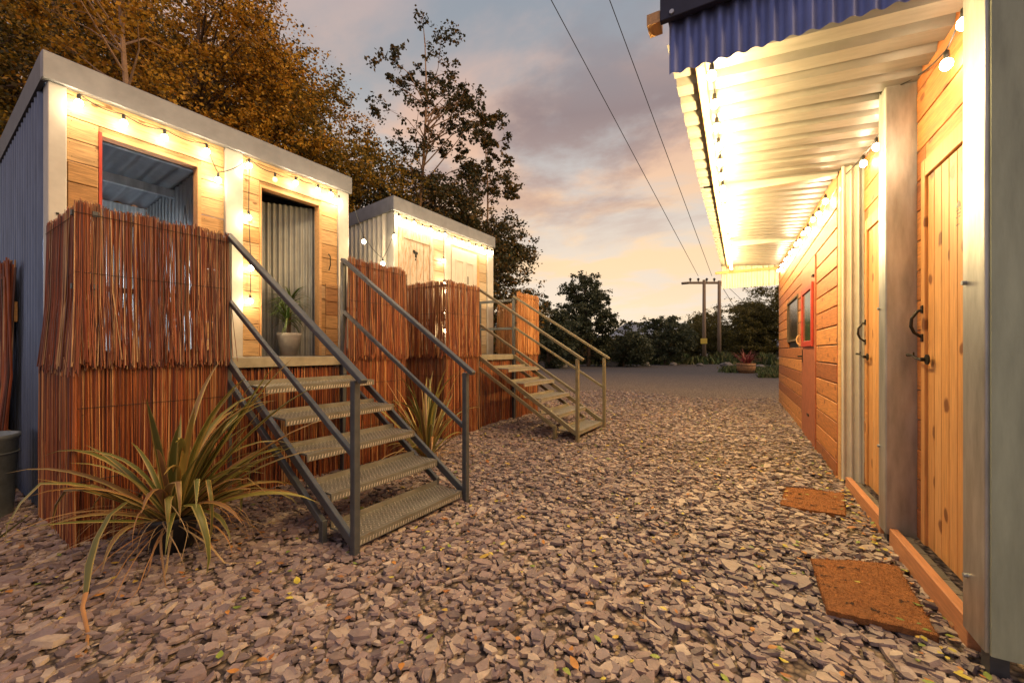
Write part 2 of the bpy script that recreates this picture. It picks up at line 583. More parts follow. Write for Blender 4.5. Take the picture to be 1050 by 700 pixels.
def ground_mat():
    m = bpy.data.materials.new('gravel_ground')
    m.use_nodes = True
    t = m.node_tree
    L = t.links.new
    b = t.nodes['Principled BSDF']
    b.inputs['Roughness'].default_value = .9
    tc = N(t, 'ShaderNodeTexCoord')
    vo = N(t, 'ShaderNodeTexVoronoi')
    vo.inputs['Scale'].default_value = 34
    L(tc.outputs['Object'], vo.inputs[0])
    r = ramp(t, [(0, (.12, .09, .07)), (.35, (.24, .18, .13)), (.6, (.33, .25, .17)), (.8, (.19, .145, .11)), (1, (.48, .38, .26))])
    sc_ = N(t, 'ShaderNodeSeparateColor')
    L(vo.outputs['Color'], sc_.inputs[0])
    L(sc_.outputs[0], r.inputs[0])
    mr = N(t, 'ShaderNodeMapRange')
    L(vo.outputs['Distance'], mr.inputs[0])
    mr.inputs[1].default_value = .35
    mr.inputs[2].default_value = .75
    c = MIXC(t, mr.outputs[0], r.outputs[0], (.045, .032, .028))
    # compacted darker yard surface further off
    nz = N(t, 'ShaderNodeTexNoise')
    nz.inputs['Scale'].default_value = .5
    nz.inputs['Detail'].default_value = 5
    L(tc.outputs['Object'], nz.inputs[0])
    sp = N(t, 'ShaderNodeSeparateXYZ')
    L(tc.outputs['Object'], sp.inputs[0])
    yy = MATH(t, 'ADD', sp.outputs[1], MATH(t, 'MULTIPLY', nz.outputs[0], 2.6))
    m2 = N(t, 'ShaderNodeMapRange')
    L(yy, m2.inputs[0])
    m2.inputs[1].default_value = 14
    m2.inputs[2].default_value = 24.0
    nf = N(t, 'ShaderNodeTexNoise')
    nf.inputs['Scale'].default_value = 14
    nf.inputs['Detail'].default_value = 8
    L(tc.outputs['Object'], nf.inputs[0])
    tar = ramp(t, [(.3, (.04, .04, .048)), (.7, (.085, .08, .085))])
    L(nf.outputs[0], tar.inputs[0])
    c = MIXC(t, m2.outputs[0], c, tar.outputs[0])
    L(c, b.inputs['Base Color'])
    bm_ = N(t, 'ShaderNodeBump')
    bm_.inputs['Strength'].default_value = .9
    bm_.inputs['Distance'].default_value = .02
    inv = MATH(t, 'SUBTRACT', 1.0, vo.outputs['Distance'])
    L(inv, bm_.inputs['Height'])
    L(bm_.outputs[0], b.inputs['Normal'])
    return m


def gz(x, y):
    """gentle rise of the yard away from the camera"""
    t = min(max((y - 2.6) / 4.0, 0), 1)
    return .075 * t * t * (3 - 2 * t)


def gzv(x, y):
    t = np.clip((y - 2.6) / 4.0, 0, 1)
    return .075 * t * t * (3 - 2 * t)


def build_ground():
    xs = [-900, -200, -60, -20, -10] + [(-8 + .5 * i) for i in range(0, 29)] + [10, 20, 60, 200, 900]
    ys = [-900, -100, -20, -6] + [(-4 + .5 * i) for i in range(0, 37)] + [18, 25, 40, 70, 120, 300, 900]
    mb = MB()
    for y in ys:
        for x in xs:
            mb.v.append((x, y, gz(x, y)))
    W = len(xs)
    for j in range(len(ys) - 1):
        for i in range(W - 1):
            mb.f.append((j * W + i, j * W + i + 1, (j + 1) * W + i + 1, (j + 1) * W + i))
            mb.m.append(0)
    o = mb.build('ground', ground_mat(), smooth=True)
    tag(o, kind='structure')


build_ground()


MATS = []
for cs_ in (((831, 573), (921, 584), (963, 655), (848, 628)), ((806, 501), (865, 506), (867, 530), (800, 519))):
    w_ = [P(a_, b_, FPX * (CAMH - .03) / (b_ - 360)) for a_, b_ in cs_]
    xs_, ys_ = [p.x for p in w_], [p.y for p in w_]
    MATS.append(((min(xs_) + max(xs_)) / 2, (min(ys_) + max(ys_)) / 2, (max(xs_) - min(xs_)) / 2 - .045, (max(ys_) - min(ys_)) / 2 - .045))


def build_slate():
    rng = np.random.default_rng(5)
    pts = []
    # candidate area, density by distance from the camera spot; outside the footprints
    def samp(x0, x1, y0, y1, dens):
        n = int((x1 - x0) * (y1 - y0) * dens)
        return np.stack([rng.uniform(x0, x1, n), rng.uniform(y0, y1, n)], 1)
    A = np.concatenate([samp(-6.2, .86, -.2, 4.5, 1500), samp(-4.6, .82, 4.5, 8.5, 600), samp(-6.5, 2.5, 8.5, 11.9, 480)])
    # view wedge
    d = A @ np.array([FW.x, FW.y])
    l = A @ np.array([RT.x, RT.y])
    keep = (d > .9) & (np.abs(l) < d * 1.34 + .25)
    # nothing under the two mats, thinning out where the packed yard begins
    for (mx_, my_, hx_, hy_) in MATS:
        keep &= ~((np.abs(A[:, 0] - mx_) < hx_) & (np.abs(A[:, 1] - my_) < hy_))
    keep &= rng.random(len(A)) < np.clip((11.3 + .4 * np.sin(A[:, 0] * 1.7) - A[:, 1]) / 1.0, 0, 1)
    A = A[keep]
    d = d[keep]
    n = len(A)
    K = 6
    big = rng.random(n)
    near = np.clip((4.0 - d) / 3, 0, 1)
    rad = .017 + .019 * rng.random(n) + np.where(big > .84, .022 * rng.random(n), 0)
    small = (rng.random(n) < .42) & (d < 5)
    rad = np.where(small, rng.uniform(.006, .014, n), rad)
    rad *= np.where(d > 6, 1.05, 1.0)
    asp = rng.uniform(.42, .9, n)
    ang = rng.uniform(0, 2 * np.pi, n)
    th = rng.uniform(.0028, .0065, n) * (rad / .025)
    base = np.linspace(0, 2 * np.pi, K, endpoint=False)[None, :] + rng.uniform(-.42, .42, (n, K))
    rr = rad[:, None] * rng.uniform(.66, 1.3, (n, K))
    x = np.cos(base) * rr
    y = np.sin(base) * rr * asp[:, None]
    bot = np.stack([x, y, np.zeros_like(x) - th[:, None]], 2)
    tilt_top = rng.normal(0, .10, (n, 1)) * x + rng.normal(0, .10, (n, 1)) * y
    top = np.stack([x * .93, y * .93, th[:, None] + tilt_top * .5], 2)
    co = np.concatenate([bot, top], 1)                       # n,14,3
    tx = rng.normal(0, .14, n)
    ty = rng.normal(0, .14, n)
    ca, sa = np.cos(ang), np.sin(ang)
    cx, sx = np.cos(tx), np.sin(tx)
    cy, sy = np.cos(ty), np.sin(ty)
    Z = np.zeros(n)
    O = np.ones(n)
    Rz = np.stack([ca, -sa, Z, sa, ca, Z, Z, Z, O], 1).reshape(n, 3, 3)
    Rx = np.stack([O, Z, Z, Z, cx, -sx, Z, sx, cx], 1).reshape(n, 3, 3)
    Ry = np.stack([cy, Z, sy, Z, O, Z, -sy, Z, cy], 1).reshape(n, 3, 3)
    Rm = Rx @ Ry @ Rz
    co = np.einsum('nij,nkj->nki', Rm, co)
    lift = rng.uniform(.004, .022, n)
    pos = np.stack([A[:, 0], A[:, 1], gzv(A[:, 0], A[:, 1]) + lift], 1)
    co = co + pos[:, None, :]
    nv = 2 * K
    offs = (np.arange(n) * nv)
    topf = offs[:, None] + np.arange(K, nv)[None, :]
    side = []
    for j in range(K):
        a, b2 = j, (j + 1) % K
        side.append(np.stack([offs + a, offs + b2, offs + K + b2, offs + K + a], 1))
    side = np.stack(side, 1).reshape(-1, 4)
    flat = np.concatenate([topf.ravel(), side.ravel()])
    tot = np.concatenate([np.full(n, K), np.full(len(side), 4)])
    st = np.concatenate([[0], np.cumsum(tot)[:-1]])
    o = fastmesh('slate_chippings', co.reshape(-1, 3), flat, st, tot, [M['slate']])
    tag(o, 'loose purple grey slate chippings covering the yard between the sheds', 'gravel', kind='stuff')

    # fallen leaves
    m = 620
    q = []
    B = np.stack([rng.uniform(-5.5, .8, 3200), rng.uniform(.2, 9, 3200)], 1)
    dd = B @ np.array([FW.x, FW.y])
    ll = B @ np.array([RT.x, RT.y])
    B = B[(dd > 1) & (np.abs(ll) < dd * 1.3)]
    # more of them drift against the right-hand sill
    B2 = np.stack([.80 - np.abs(rng.normal(0, .12, 170)), rng.uniform(1.2, 5, 170)], 1)
    B = np.concatenate([B[:1900], B2])
    vs = []
    fs = []
    for (bx, by) in B:
        s_ = rng.uniform(.008, .021)
        if rng.random() < .07:
            s_ *= 1.7
        a = rng.uniform(0, 6.28)
        h = gz(bx, by) + rng.uniform(.028, .042)
        ux, uy = math.cos(a), math.sin(a)
        c1, c2 = rng.uniform(-.4, .6, 2)
        i = len(vs)
        for (p_, w_) in ((-1, 0), (-.5, .5), (.1, .62), (.7, .35), (1.15, 0), (.7, -.35), (.1, -.62), (-.5, -.5)):
            vs.append((bx + (ux * p_ - uy * w_) * s_, by + (uy * p_ + ux * w_) * s_, h + (abs(w_) * c1 + p_ * c2 * .6) * s_))
        fs += [(i, i + 1, i + 7), (i + 1, i + 2, i + 6, i + 7), (i + 2, i + 3, i + 5, i + 6), (i + 3, i + 4, i + 5)]
    mb = MB()
    mb.v = vs
    mb.f = fs
    mb.m = [0] * len(fs)
    o = mb.build('fallen_leaves', M['leaf_litter'])
    tag(o, 'small yellow, green and rust fallen leaves scattered over the slate', 'leaves', kind='stuff')


build_slate()


# ------------------------------------------------------------------ sheet metal
def corr_sheet(p0, du, dv, nrm, width, length, pitch=.076, amp=.009, per=8, mb=None, m=0, boxy=False):
    """sine sheet: profile runs along du, ridges along dv"""
    mb = mb or MB()
    p0, du, dv, nrm = Vector(p0), Vector(du), Vector(dv), Vector(nrm)
    i0 = len(mb.v)
    if boxy:
        xs = []
        k = 0.0
        while k < width + 1e-6:
            for (f_, h) in ((0, 0), (.55, 0), (.66, 1), (.89, 1)):
                if k + f_ * pitch <= width:
                    xs.append((k + f_ * pitch, h * amp * 2))
            k += pitch
        xs.append((width, 0))
    else:
        n = max(2, int(width / pitch * per))
        xs = [(width * i / n, amp * math.sin(2 * math.pi * (width * i / n) / pitch)) for i in range(n + 1)]
    for (x, h) in xs:
        a = p0 + du * x + nrm * h
        mb.v.append(tuple(a))
        mb.v.append(tuple(a + dv * length))
    for i in range(len(xs) - 1):
        a = i0 + 2 * i
        mb.f.append((a, a + 2, a + 3, a + 1))
        mb.m.append(m)
    return mb


# ------------------------------------------------------------------ bulbs
bulb_mesh = None
lamp_count = 0


def make_bulb(parent, loc, power, lit=True, out=(0, 0, 0), r=.024, col=WARM):
    """glass globe under a short socket; the light sits just below the glass"""
    loc = Vector(loc)
    mb = MB()
    mb.lathe([(.001, .045), (.011, .043), (.012, .02), (.010, .0)], loc, 8, 1)
    prof = []
    for k in range(9):
        a = math.pi * k / 8
        rr = r * math.sin(a)
        prof.append((max(rr, .0008), .0 - r * .9 + r * 1.15 * math.cos(a)))
    mb.lathe(prof, loc, 12, 0)
    o = mb.build('bulb', [M['bulb'] if lit else M['bulb_dim'], M['socket']], parent, smooth=True)
    if lit and power > 0:
        l = bpy.data.lights.new('bulb_light', 'POINT')
        l.energy = power * BULB_W
        l.color = col
        l.shadow_soft_size = .012
        lo = bpy.data.objects.new('bulb_light', l)
        C.objects.link(lo)
        lo.parent = parent
        lo.location = loc + Vector(out) + Vector((0, 0, -.062))
    return o


def sag(a, b, s, n=8):
    a, b = Vector(a), Vector(b)
    return [a.lerp(b, i / n) - Vector((0, 0, s * 4 * (i / n) * (1 - i / n))) for i in range(n + 1)]


def string_lights(name, label, parent_loc, rz, pts, power, group=None, dim=(), sagv=.03, out=(0, 0, 0), skip=(), col=WARM):
    root = empty(name, parent_loc, rz)
    tag(root, label, 'string lights', group)
    mb = MB()
    for i in range(len(pts) - 1):
        mb.tube(sag(Vector(pts[i]) + Vector((0, 0, .05)), Vector(pts[i + 1]) + Vector((0, 0, .05)), sagv), .004, 5)
    mb.build('cable', M['cable'], root)
    for i, p in enumerate(pts):
        if i in skip:
            continue
        make_bulb(root, p, power, i not in dim, out, col=col)
    return root


# ------------------------------------------------------------------ left-hand sheds (local x = outward from the face, y = along it)
LA = -R(3.07)
LO = Vector((-4.41, .92, 0))
LU = Vector((math.sin(R(3.07)), math.cos(R(3.07)), 0))     # along the face
LV = Vector((math.cos(R(3.07)), -math.sin(R(3.07)), 0))    # outward


def Lw(v, u, z=0):
    return LO + LV * v + LU * u + Vector((0, 0, z))


def boards(mb, x0, x1, y0, y1, z0, z1, h=.165, gap=.006, holes=(), rng=None, m=0, split=True, zoff=0, nails=0):
    """horizontal boards over a rectangle with rectangular holes (y0,y1,z0,z1)"""
    rng = rng or random
    z = z0 + zoff
    while z < z1 - .01:
        zt = min(z + h - gap, z1)
        segs = [(y0, y1)]
        for (a, b, c, d) in holes:
            if z < d - .02 and zt > d + .012:
                mb.box(x0, x1, a + .001, b - .001, d, zt, m)
            if zt > c + .02 and z < d - .02:
                ns = []
                for (p, q) in segs:
                    if b <= p or a >= q:
                        ns.append((p, q))
                    else:
                        if a > p:
                            ns.append((p, a))
                        if b < q:
                            ns.append((b, q))
                segs = ns
        for (p, q) in segs:
            cuts = [p]
            if split and q - p > 1.6:
                cuts.append(p + (q - p) * rng.uniform(.3, .7))
            cuts.append(q)
            for i in range(len(cuts) - 1):
                j = rng.uniform(-.0015, .0015)
                mb.box(x0 + j, x1 + j, cuts[i] + .001, cuts[i + 1] - .001, z, zt, m)
                if nails and zt - z > .08:
                    fx = (x1 + j + .0016) if nails > 0 else (x0 + j - .0016)
                    for yn in (cuts[i] + .022, cuts[i + 1] - .022) + (((cuts[i] + cuts[i + 1]) / 2,) if cuts[i + 1] - cuts[i] > .7 else ()):
                        for zn in (z + .03, zt - .03):
                            yy_, zz_ = yn + rng.uniform(-.006, .006), zn + rng.uniform(-.006, .006)
                            mb.quad((fx, yy_ - .0035, zz_), (fx, yy_, zz_ - .0035), (fx, yy_ + .0035, zz_), (fx, yy_, zz_ + .0035), 1)
        z += h
    return mb


def shed(off, style):
    root = empty('steel_framed_shed', Lw(0, off), LA)
    W = 2.49 if style == 1 else 2.42
    ZF = 1.15
    ZT = 3.16
    D = 2.25
    drop = .085
    rg = random.Random(3 + style)
    wall_m = M['board_pale'] if style == 1 else M['board_white']
    # front boards in two bays
    posts = [(0, .095), (1.136, 1.29), (W - .14, W)] if style == 1 else [(0, .075), (1.06, 1.20), (W - .18, W)]
    if style == 1:
        holes = [(.27, .945, ZF, 2.92), (1.456, 2.137, ZF, 2.925)]
    else:
        holes = [(.10, .80, ZF, 2.96), (1.24, 1.93, ZF, 2.93)]
    mb = MB()
    boards(mb, .0, .022, posts[0][1] + .002, posts[1][0] - .002, ZF, ZT, holes=holes, rng=rg, nails=1)
    mb.build('front_wall', [wall_m, M['black']], root, bevel=.002)
    mb = MB()
    boards(mb, .0, .022, posts[1][1] + .002, posts[2][0] - .002, ZF, ZT, holes=holes, rng=rg, nails=1)
    mb.build('front_wall', [wall_m, M['black']], root, bevel=.002)
    if style == 1:
        mb = MB()
        boards(mb, .022, .045, posts[0][1] + .004, .262, ZF, 2.62, h=.22, rng=rg, split=False)
        mb.build('rough_cladding', M['board_rough'], root, bevel=.004)
        mb = MB()
        boards(mb, .022, .042, 2.19, posts[2][0] - .004, ZF, 2.0, h=.16, rng=rg, split=False)
        mb.build('rough_cladding', M['board_rough'], root, bevel=.004)
    for (a, b) in posts:
        mb = MB()
        mb.box(-.10, .05, a, b, .05 if a > 0 else .02, ZT - .002)
        mb.build('post', M['cream_trim'], root, bevel=.006, seg=2)
    # roof trim, front and sides
    mb = MB()
    mb.box(.0, .075, -.03, W + .03, ZT, 3.36)
    mb.build('fascia', M['grey_trim'] if style == 1 else M['grey_trim'], root, bevel=.005)
    for yy in (-.03, W + .005):
        mb = MB()
        mb.v = [(-D, yy, ZT - D * drop), (-.002, yy, ZT), (-.002, yy, 3.358), (-D, yy, 3.358 - D * drop),
                (-D, yy + .025, ZT - D * drop), (-.002, yy + .025, ZT), (-.002, yy + .025, 3.358), (-D, yy + .025, 3.358 - D * drop)]
        mb.f = [(0, 3, 2, 1), (4, 5, 6, 7), (0, 1, 5, 4), (3, 7, 6, 2), (0, 4, 7, 3), (1, 2, 6, 5)]
        mb.m = [0] * 6
        mb.build('verge_trim', M['verge'] if style == 1 else M['grey_trim'], root)
    # side walls: corrugated with vertical ridges, tops follow the roof
    cm = M['blue_steel'] if style == 1 else M['cream_corr']

    def side(y, nz):
        mb = MB()
        n = int(D / .076 * 8)
        for i in range(n + 1):
            x = -.10 - (D - .1) * i / n
            h = .020 * math.sin(2 * math.pi * x / .10)
            mb.v += [(x, y + nz * h, .03), (x, y + nz * h, ZT + .05 + x * drop)]
        for i in range(n):
            mb.f.append((2 * i, 2 * i + 2, 2 * i + 3, 2 * i + 1))
            mb.m.append(0)
        return mb
    side(.0, -1).build('side_wall', cm, root, smooth=True)
    side(W - .02, 1).build('side_wall', cm, root, smooth=True)
    side(1.21, 1).build('partition', M['galv_inner'], root, smooth=True)
    corr_sheet((-D + .03, .0, .05), (0, 1, 0), (0, 0, 1), (1, 0, 0), W, 2.95).build('back_wall', M['galv_inner'], root, smooth=True)
    # roof sheet and its purlins
    dd = Vector((1, 0, drop)).normalized()
    corr_sheet((-D - .05, 0, ZT + .06 - (D + .05) * drop), (0, 1, 0), dd, (0, 0, 1), W, D, pitch=.15, amp=.018).build('roof', M['grey_trim'], root, smooth=True)
    for x in (-.55, -1.4):
        mb = MB()
        mb.box(x, x + .05, .02, W - .04, ZT - .07 + x * drop, ZT + .02 + x * drop)
        mb.build('purlin', M['galv'], root)
    mb = MB()
    mb.box(-D, -.002, .01, W - .03, ZF - .08, ZF + .003)
    mb.build('floor', M['decking'], root)
    # opening linings
    for i, (a, b, c, d) in enumerate(holes):
        if style == 1:
            mb = MB()
            mb.box(-.06, .03, a, a + .018, c, d - .001)
            mb.build('jamb', M['red_paint'] if i == 0 else M['timber'], root)
            mb = MB()
            mb.box(-.06, .034, b - .028, b, c, d - .001)
            mb.build('jamb', M['timber'], root)
            mb = MB()
            mb.box(-.06, .030, a + .018, b - .028, d - .03, d)
            mb.build('lintel', M['timber'], root)
    if style == 1:
        tag(root, 'larger near shed with two open doorways, pale boards and blue corrugated side', 'shed')
        # hook beside the second doorway
        mb = MB()
        mb.tube([(.045, 2.22, 2.35), (.075, 2.22, 2.32), (.08, 2.22, 2.22), (.05, 2.22, 2.16)], .007, 6)
        mb.build('handle', M['black'], root)
        # interior corrugated screen beyond the second doorway
        corr_sheet((-.42, 1.62, ZF), Vector((.55, 1, 0)).normalized(), (0, 0, 1), Vector((1, -.55, 0)).normalized(), .78, 1.74, pitch=.056, amp=.014).build('inner_screen', M['galv_inner'], root, smooth=True)
        mb = MB()
        mb.box(.05, .058, .04, .055, 2.2, 2.215)
        mb.build('screw', M['black'], root)
    else:
        tag(root, 'smaller far shed with cream corrugated side and two white doors', 'shed')
        # door one: chipped, planked
        d1 = empty('door')
        d1.parent = root
        d1['label'] = 'chipped white plank door with black washroom symbol'
        a, b, c, d = holes[0]
        mb = MB()
        mb.box(.005, .04, a, a + .09, c, d)
        mb.box(.005, .04, b - .07, b, c, d)
        mb.box(.005, .038, a + .09, b - .07, d - .13, d)
        mb.build('frame', M['white_door'], d1, bevel=.003)
        mb = MB()
        n = 4
        w = (b - a - .16) / n
        for k in range(n):
            mb.box(.0, .025, a + .09 + k * w + .003, a + .09 + (k + 1) * w - .003, c, d - .132)
        mb.build('planks', M['white_door'], d1, bevel=.003)
        mb = MB()
        cx, cz = (a + b) / 2 - .02, 2.62
        mb.box(.027, .033, cx - .045, cx + .045, cz + .02, cz + .06)
        mb.box(.027, .033, cx - .055, cx - .005, cz + .035, cz + .075)
        mb.box(.027, .034, cx - .012, cx + .022, cz - .03, cz + .018)
        mb.box(.027, .034, cx - .010, cx + .010, cz - .075, cz - .045)
        mb.build('washroom_symbol', M['black'], d1, bevel=.004)
        d2 = empty('door')
        d2.parent = root
        d2['label'] = 'clean white panelled door with taped notices'
        a, b, c, d = holes[1]
        mb = MB()
        mb.box(.0, .03, a, b, c, d)
        mb.build('leaf', M['white_door_clean'], d2)
        mb = MB()
        for (p, q) in ((a + .10, (a + b) / 2 - .04), ((a + b) / 2 + .04, b - .10)):
            mb.box(.031, .042, p, q, 2.72, 2.75)
            mb.box(.031, .042, p, p + .02, 2.0, 2.72)
            mb.box(.031, .042, q - .02, q, 2.0, 2.72)
        mb.build('moulding', M['white_door_clean'], d2, bevel=.003)
        mb = MB()
        mb.box(.031, .036, a + .13, a + .43, 2.02, 2.28)
        mb.build('notice', M['paper'], d2)
        for (p, q) in ((.12, 2.25), (.12, 2.13), (.12, 2.0), (.36, 2.25), (.36, 2.13), (.36, 2.0)):
            MB().box(.0365, .039, a + p, a + p + .07, q, q + .03).build('tape', M['yellow_tape'], d2)
        mb = MB()
        mb.box(.031, .038, a + .395, a + .44, 2.36, 2.50)
        mb.box(.031, .040, a + .395, a + .45, 2.30, 2.335)
        mb.build('washroom_symbol', M['black'], d2, bevel=.004)
        for y in (holes[0][0], holes[1][1] - .0):
            mb = MB()
            mb.box(.0, .035, y - .02, y - .001, ZF, 2.96) if y < 1 else mb.box(.0, .036, y + .001, y + .06, ZF, 2.93)
            mb.build('jamb', M['timber'], root)
    return root


shed(0.0, 1)
shed(3.21, 2)


# ------------------------------------------------------------------ reed screens
def reeds(mb, a, b, z0, z1, dens, rng, flare=0.0, jit=.012, lean=.015, r=.0042, nrm=(1, 0, 0), m=0, ragged=.05, layer=.02):
    a, b = Vector(a), Vector(b)
    Ln = (b - a).length
    d = (b - a).normalized()
    nrm = Vector(nrm)
    n = int(Ln * dens)
    for k in range(n):
        t = (k + rng.random()) / n * Ln
        base = a + d * t + nrm * rng.uniform(0, layer)
        rr = r * rng.uniform(.6, 1.5)
        zt = z1 + rng.gauss(0, .011) + .008 * math.sin(t * 23)
        zb = z0 + rng.uniform(0, ragged)
        ln = rng.gauss(0, lean * (3 if rng.random() < .12 else 1))
        fl = flare * (.5 + .9 * rng.random())
        P0 = base + Vector((0, 0, zt))
        P1 = base + d * ln * .4 + nrm * (fl * .22 + rng.uniform(-.003, .004)) + Vector((0, 0, zb + (zt - zb) * .45))
        P2 = base + d * (ln + rng.gauss(0, jit)) + nrm * fl + Vector((0, 0, zb))
        mb.tube([P0, P1, P2], [rr * .8, rr, rr * 1.1], 4, m, cap=True)
    return mb


def reed_panel(name, label, a, b, nrm, zsplit, ztop, zbot, upm, lowm, rng, group, flare=.03, dens=150, low=0.0):
    """a,b in shed-local (v,u)"""
    root = empty(name, Lw(0, 0), LA)
    tag(root, label, 'reed screen', group)
    A = Vector((a[0], a[1], 0))
    B = Vector((b[0], b[1], 0))
    nn = Vector((nrm[0], nrm[1], 0))
    mb = MB()
    reeds(mb, A + nn * low - (B - A).normalized() * low * 1.5, B + nn * low, zbot, zsplit + .10, dens * 2.5, rng, nrm=nn, r=.0029, layer=.022, ragged=.02)
    mb.build('lower_reeds', lowm, root)
    mb = MB()
    reeds(mb, A + nn * .024, B + nn * .024, zsplit - .02, ztop, dens * 1.75, rng, flare=flare, jit=.011, nrm=nn, r=.0026, ragged=.07, layer=.020)
    mb.build('upper_reeds', upm, root)
    # wires
    for z in (ztop - .06, ztop - .42, zsplit + .1, zsplit - .25, zsplit - .7):
        o_ = .048 if z > zsplit else .026
        MB().tube([A + nn * o_ + Vector((0, 0, z)), B + nn * o_ + Vector((0, 0, z))], .0018, 4).build('binding_wire', M['wire'], root)
    for z in (ztop - .05, ztop - .50):
        MB().bar(A - nn * .03 + Vector((0, 0, z)), B - nn * .03 + Vector((0, 0, z)), .032, .032).build('rail', M['steel_paint'], root)
    return root


GR = 'reed screens round the shed platforms'
rg = random.Random(11)
V0 = .88
reed_panel('reed_screen', 'dark red reed screen facing the yard left of the near stairs, behind the big flax', (V0, -.03), (V0, .80), (1, 0), 1.10, 2.10, .0, M['reed_up'], M['reed_low'], rg, GR, flare=.018, dens=330)
reed_panel('reed_screen', 'flared reed screen on the left end of the near platform beside the blue corrugated wall', (.06, .035), (V0 + .045, .035), (0, -1), 1.06, 2.10, .0, M['reed_up'], M['reed_low'], rg, GR, flare=.03, dens=320, low=.05)
reed_panel('reed_screen', 'reed screen right of the near stairs, just behind the smaller flax', (V0, 1.86), (V0, 2.61), (1, 0), 1.12, 2.13, .02, M['reed_low'], M['reed_low'], rg, GR, flare=.015, dens=300)
reed_panel('reed_screen', 'reed return screen closing the right end of the near platform, seen over its top edge', (.06, 2.63), (V0, 2.63), (0, 1), 1.12, 2.10, .02, M['reed_low'], M['reed_low'], rg, GR, flare=.015, dens=240)
reed_panel('reed_screen', 'reed screen across the near end of the far platform, below the chipped white door', (.06, 3.35), (V0 + .03, 3.35), (0, -1), 1.12, 2.12, .05, M['reed_low'], M['reed_low'], rg, GR, flare=.015, dens=290)
reed_panel('reed_screen', 'reed screen facing the yard just left of the far stairs', (V0, 3.31), (V0, 4.04), (1, 0), 1.12, 2.12, .05, M['reed_low'], M['reed_low'], rg, GR, flare=.015, dens=300)
reed_panel('reed_screen', 'bright orange reed screen right of the far stairs, in front of the trees', (V0, 5.08), (V0, 5.83), (1, 0), 1.15, 2.18, .06, M['reed_gold'], M['reed_low'], rg, GR, flare=.01, dens=300)
reed_panel('reed_screen', 'orange reed screen closing the far end of the far platform behind the handrail', (.02, 5.83), (V0, 5.83), (0, -1), 1.15, 2.09, .06, M['reed_gold'], M['reed_gold'], rg, GR, flare=.01, dens=170)
# leaning old bundle against the corrugated side wall
root = empty('reed_screen', Lw(0, 0), LA)
tag(root, 'loose leaning dark reed screen against the corrugated wall behind the zinc tub', 'reed screen')
mb = MB()
for k in range(330):
    v = -.84 - 1.5 * rg.random()
    l = rg.uniform(-.10, .16) if v > -1.1 else rg.uniform(-.05, .1)
    mb.tube([(v + l, -.05 - .05 * rg.random(), 1.95 + rg.uniform(-.15, .02)), (v + l * .4, -.06 - .03 * rg.random(), 1.0), (v, -.10 - .08 * rg.random(), .0)], .006 * rg.uniform(.6, 1.3), 4)
mb.build('reeds', M['reed_up'], root)
mb = MB()
mb.box(-2.3, -.92, -.045, -.02, 1.45, 1.62)
mb.box(-2.3, -.92, -.045, -.02, 0.3, .5)
mb.build('board', M['timber'], root)


# ------------------------------------------------------------------ platforms and stairs
def platform(u0, u1, label, uo0, uo1, zb):
    root = empty('platform', Lw(0, 0), LA)
    tag(root, label, 'platform', 'raised platforms in front of the sheds')
    mb = MB()
    mb.box(.055, V0 - .035, u0 + .02, u1 - .02, 1.09, 1.147)
    mb.build('deck', M['tread'], root)
    mb = MB()
    mb.box(V0 - .033, V0 - .003, uo0 + .02, uo1 - .02, 1.065, 1.150)
    mb.build('deck_edge', M['tread_far'], root, bevel=.004)
    for u in (u0 + .04, u1 - .04):
        mb = MB()
        mb.box(V0 - .08, V0 - .035, u - .02, u + .02, zb, 1.088)
        mb.build('leg', M['steel_paint'], root)
    for u in (uo0 + .012, uo1 - .012):
        MB().box(V0 - .034, V0 + .012, u - .022, u + .022, zb, 2.09).build('rail_post', M['steel_paint'], root, bevel=.003)
    # reeds hung across the opening below the deck
    mb = MB()
    reeds(mb, (V0 - .06, uo0 + .03, 0), (V0 - .06, uo1 - .03, 0), zb + .0, 1.05, 330, rg, nrm=(1, 0, 0), r=.0036)
    mb.build('under_reeds', M['reed_low'], root)
    return root


platform(.0, 2.61, 'raised steel platform in front of the near shed doorways', .80, 1.85, .0)
pf = platform(3.33, 5.81, 'raised steel platform in front of the far white doors', 4.04, 5.06, .06)
for z in (2.03, 1.56):
    MB().box(.10, V0 - .04, 5.02, 5.05, z, z + .042).build('side_rail', M['steel_paint'], pf, bevel=.003)
MB().box(.16, .20, 5.015, 5.048, 1.15, 2.028).build('rail_post', M['steel_paint'], pf, bevel=.003)


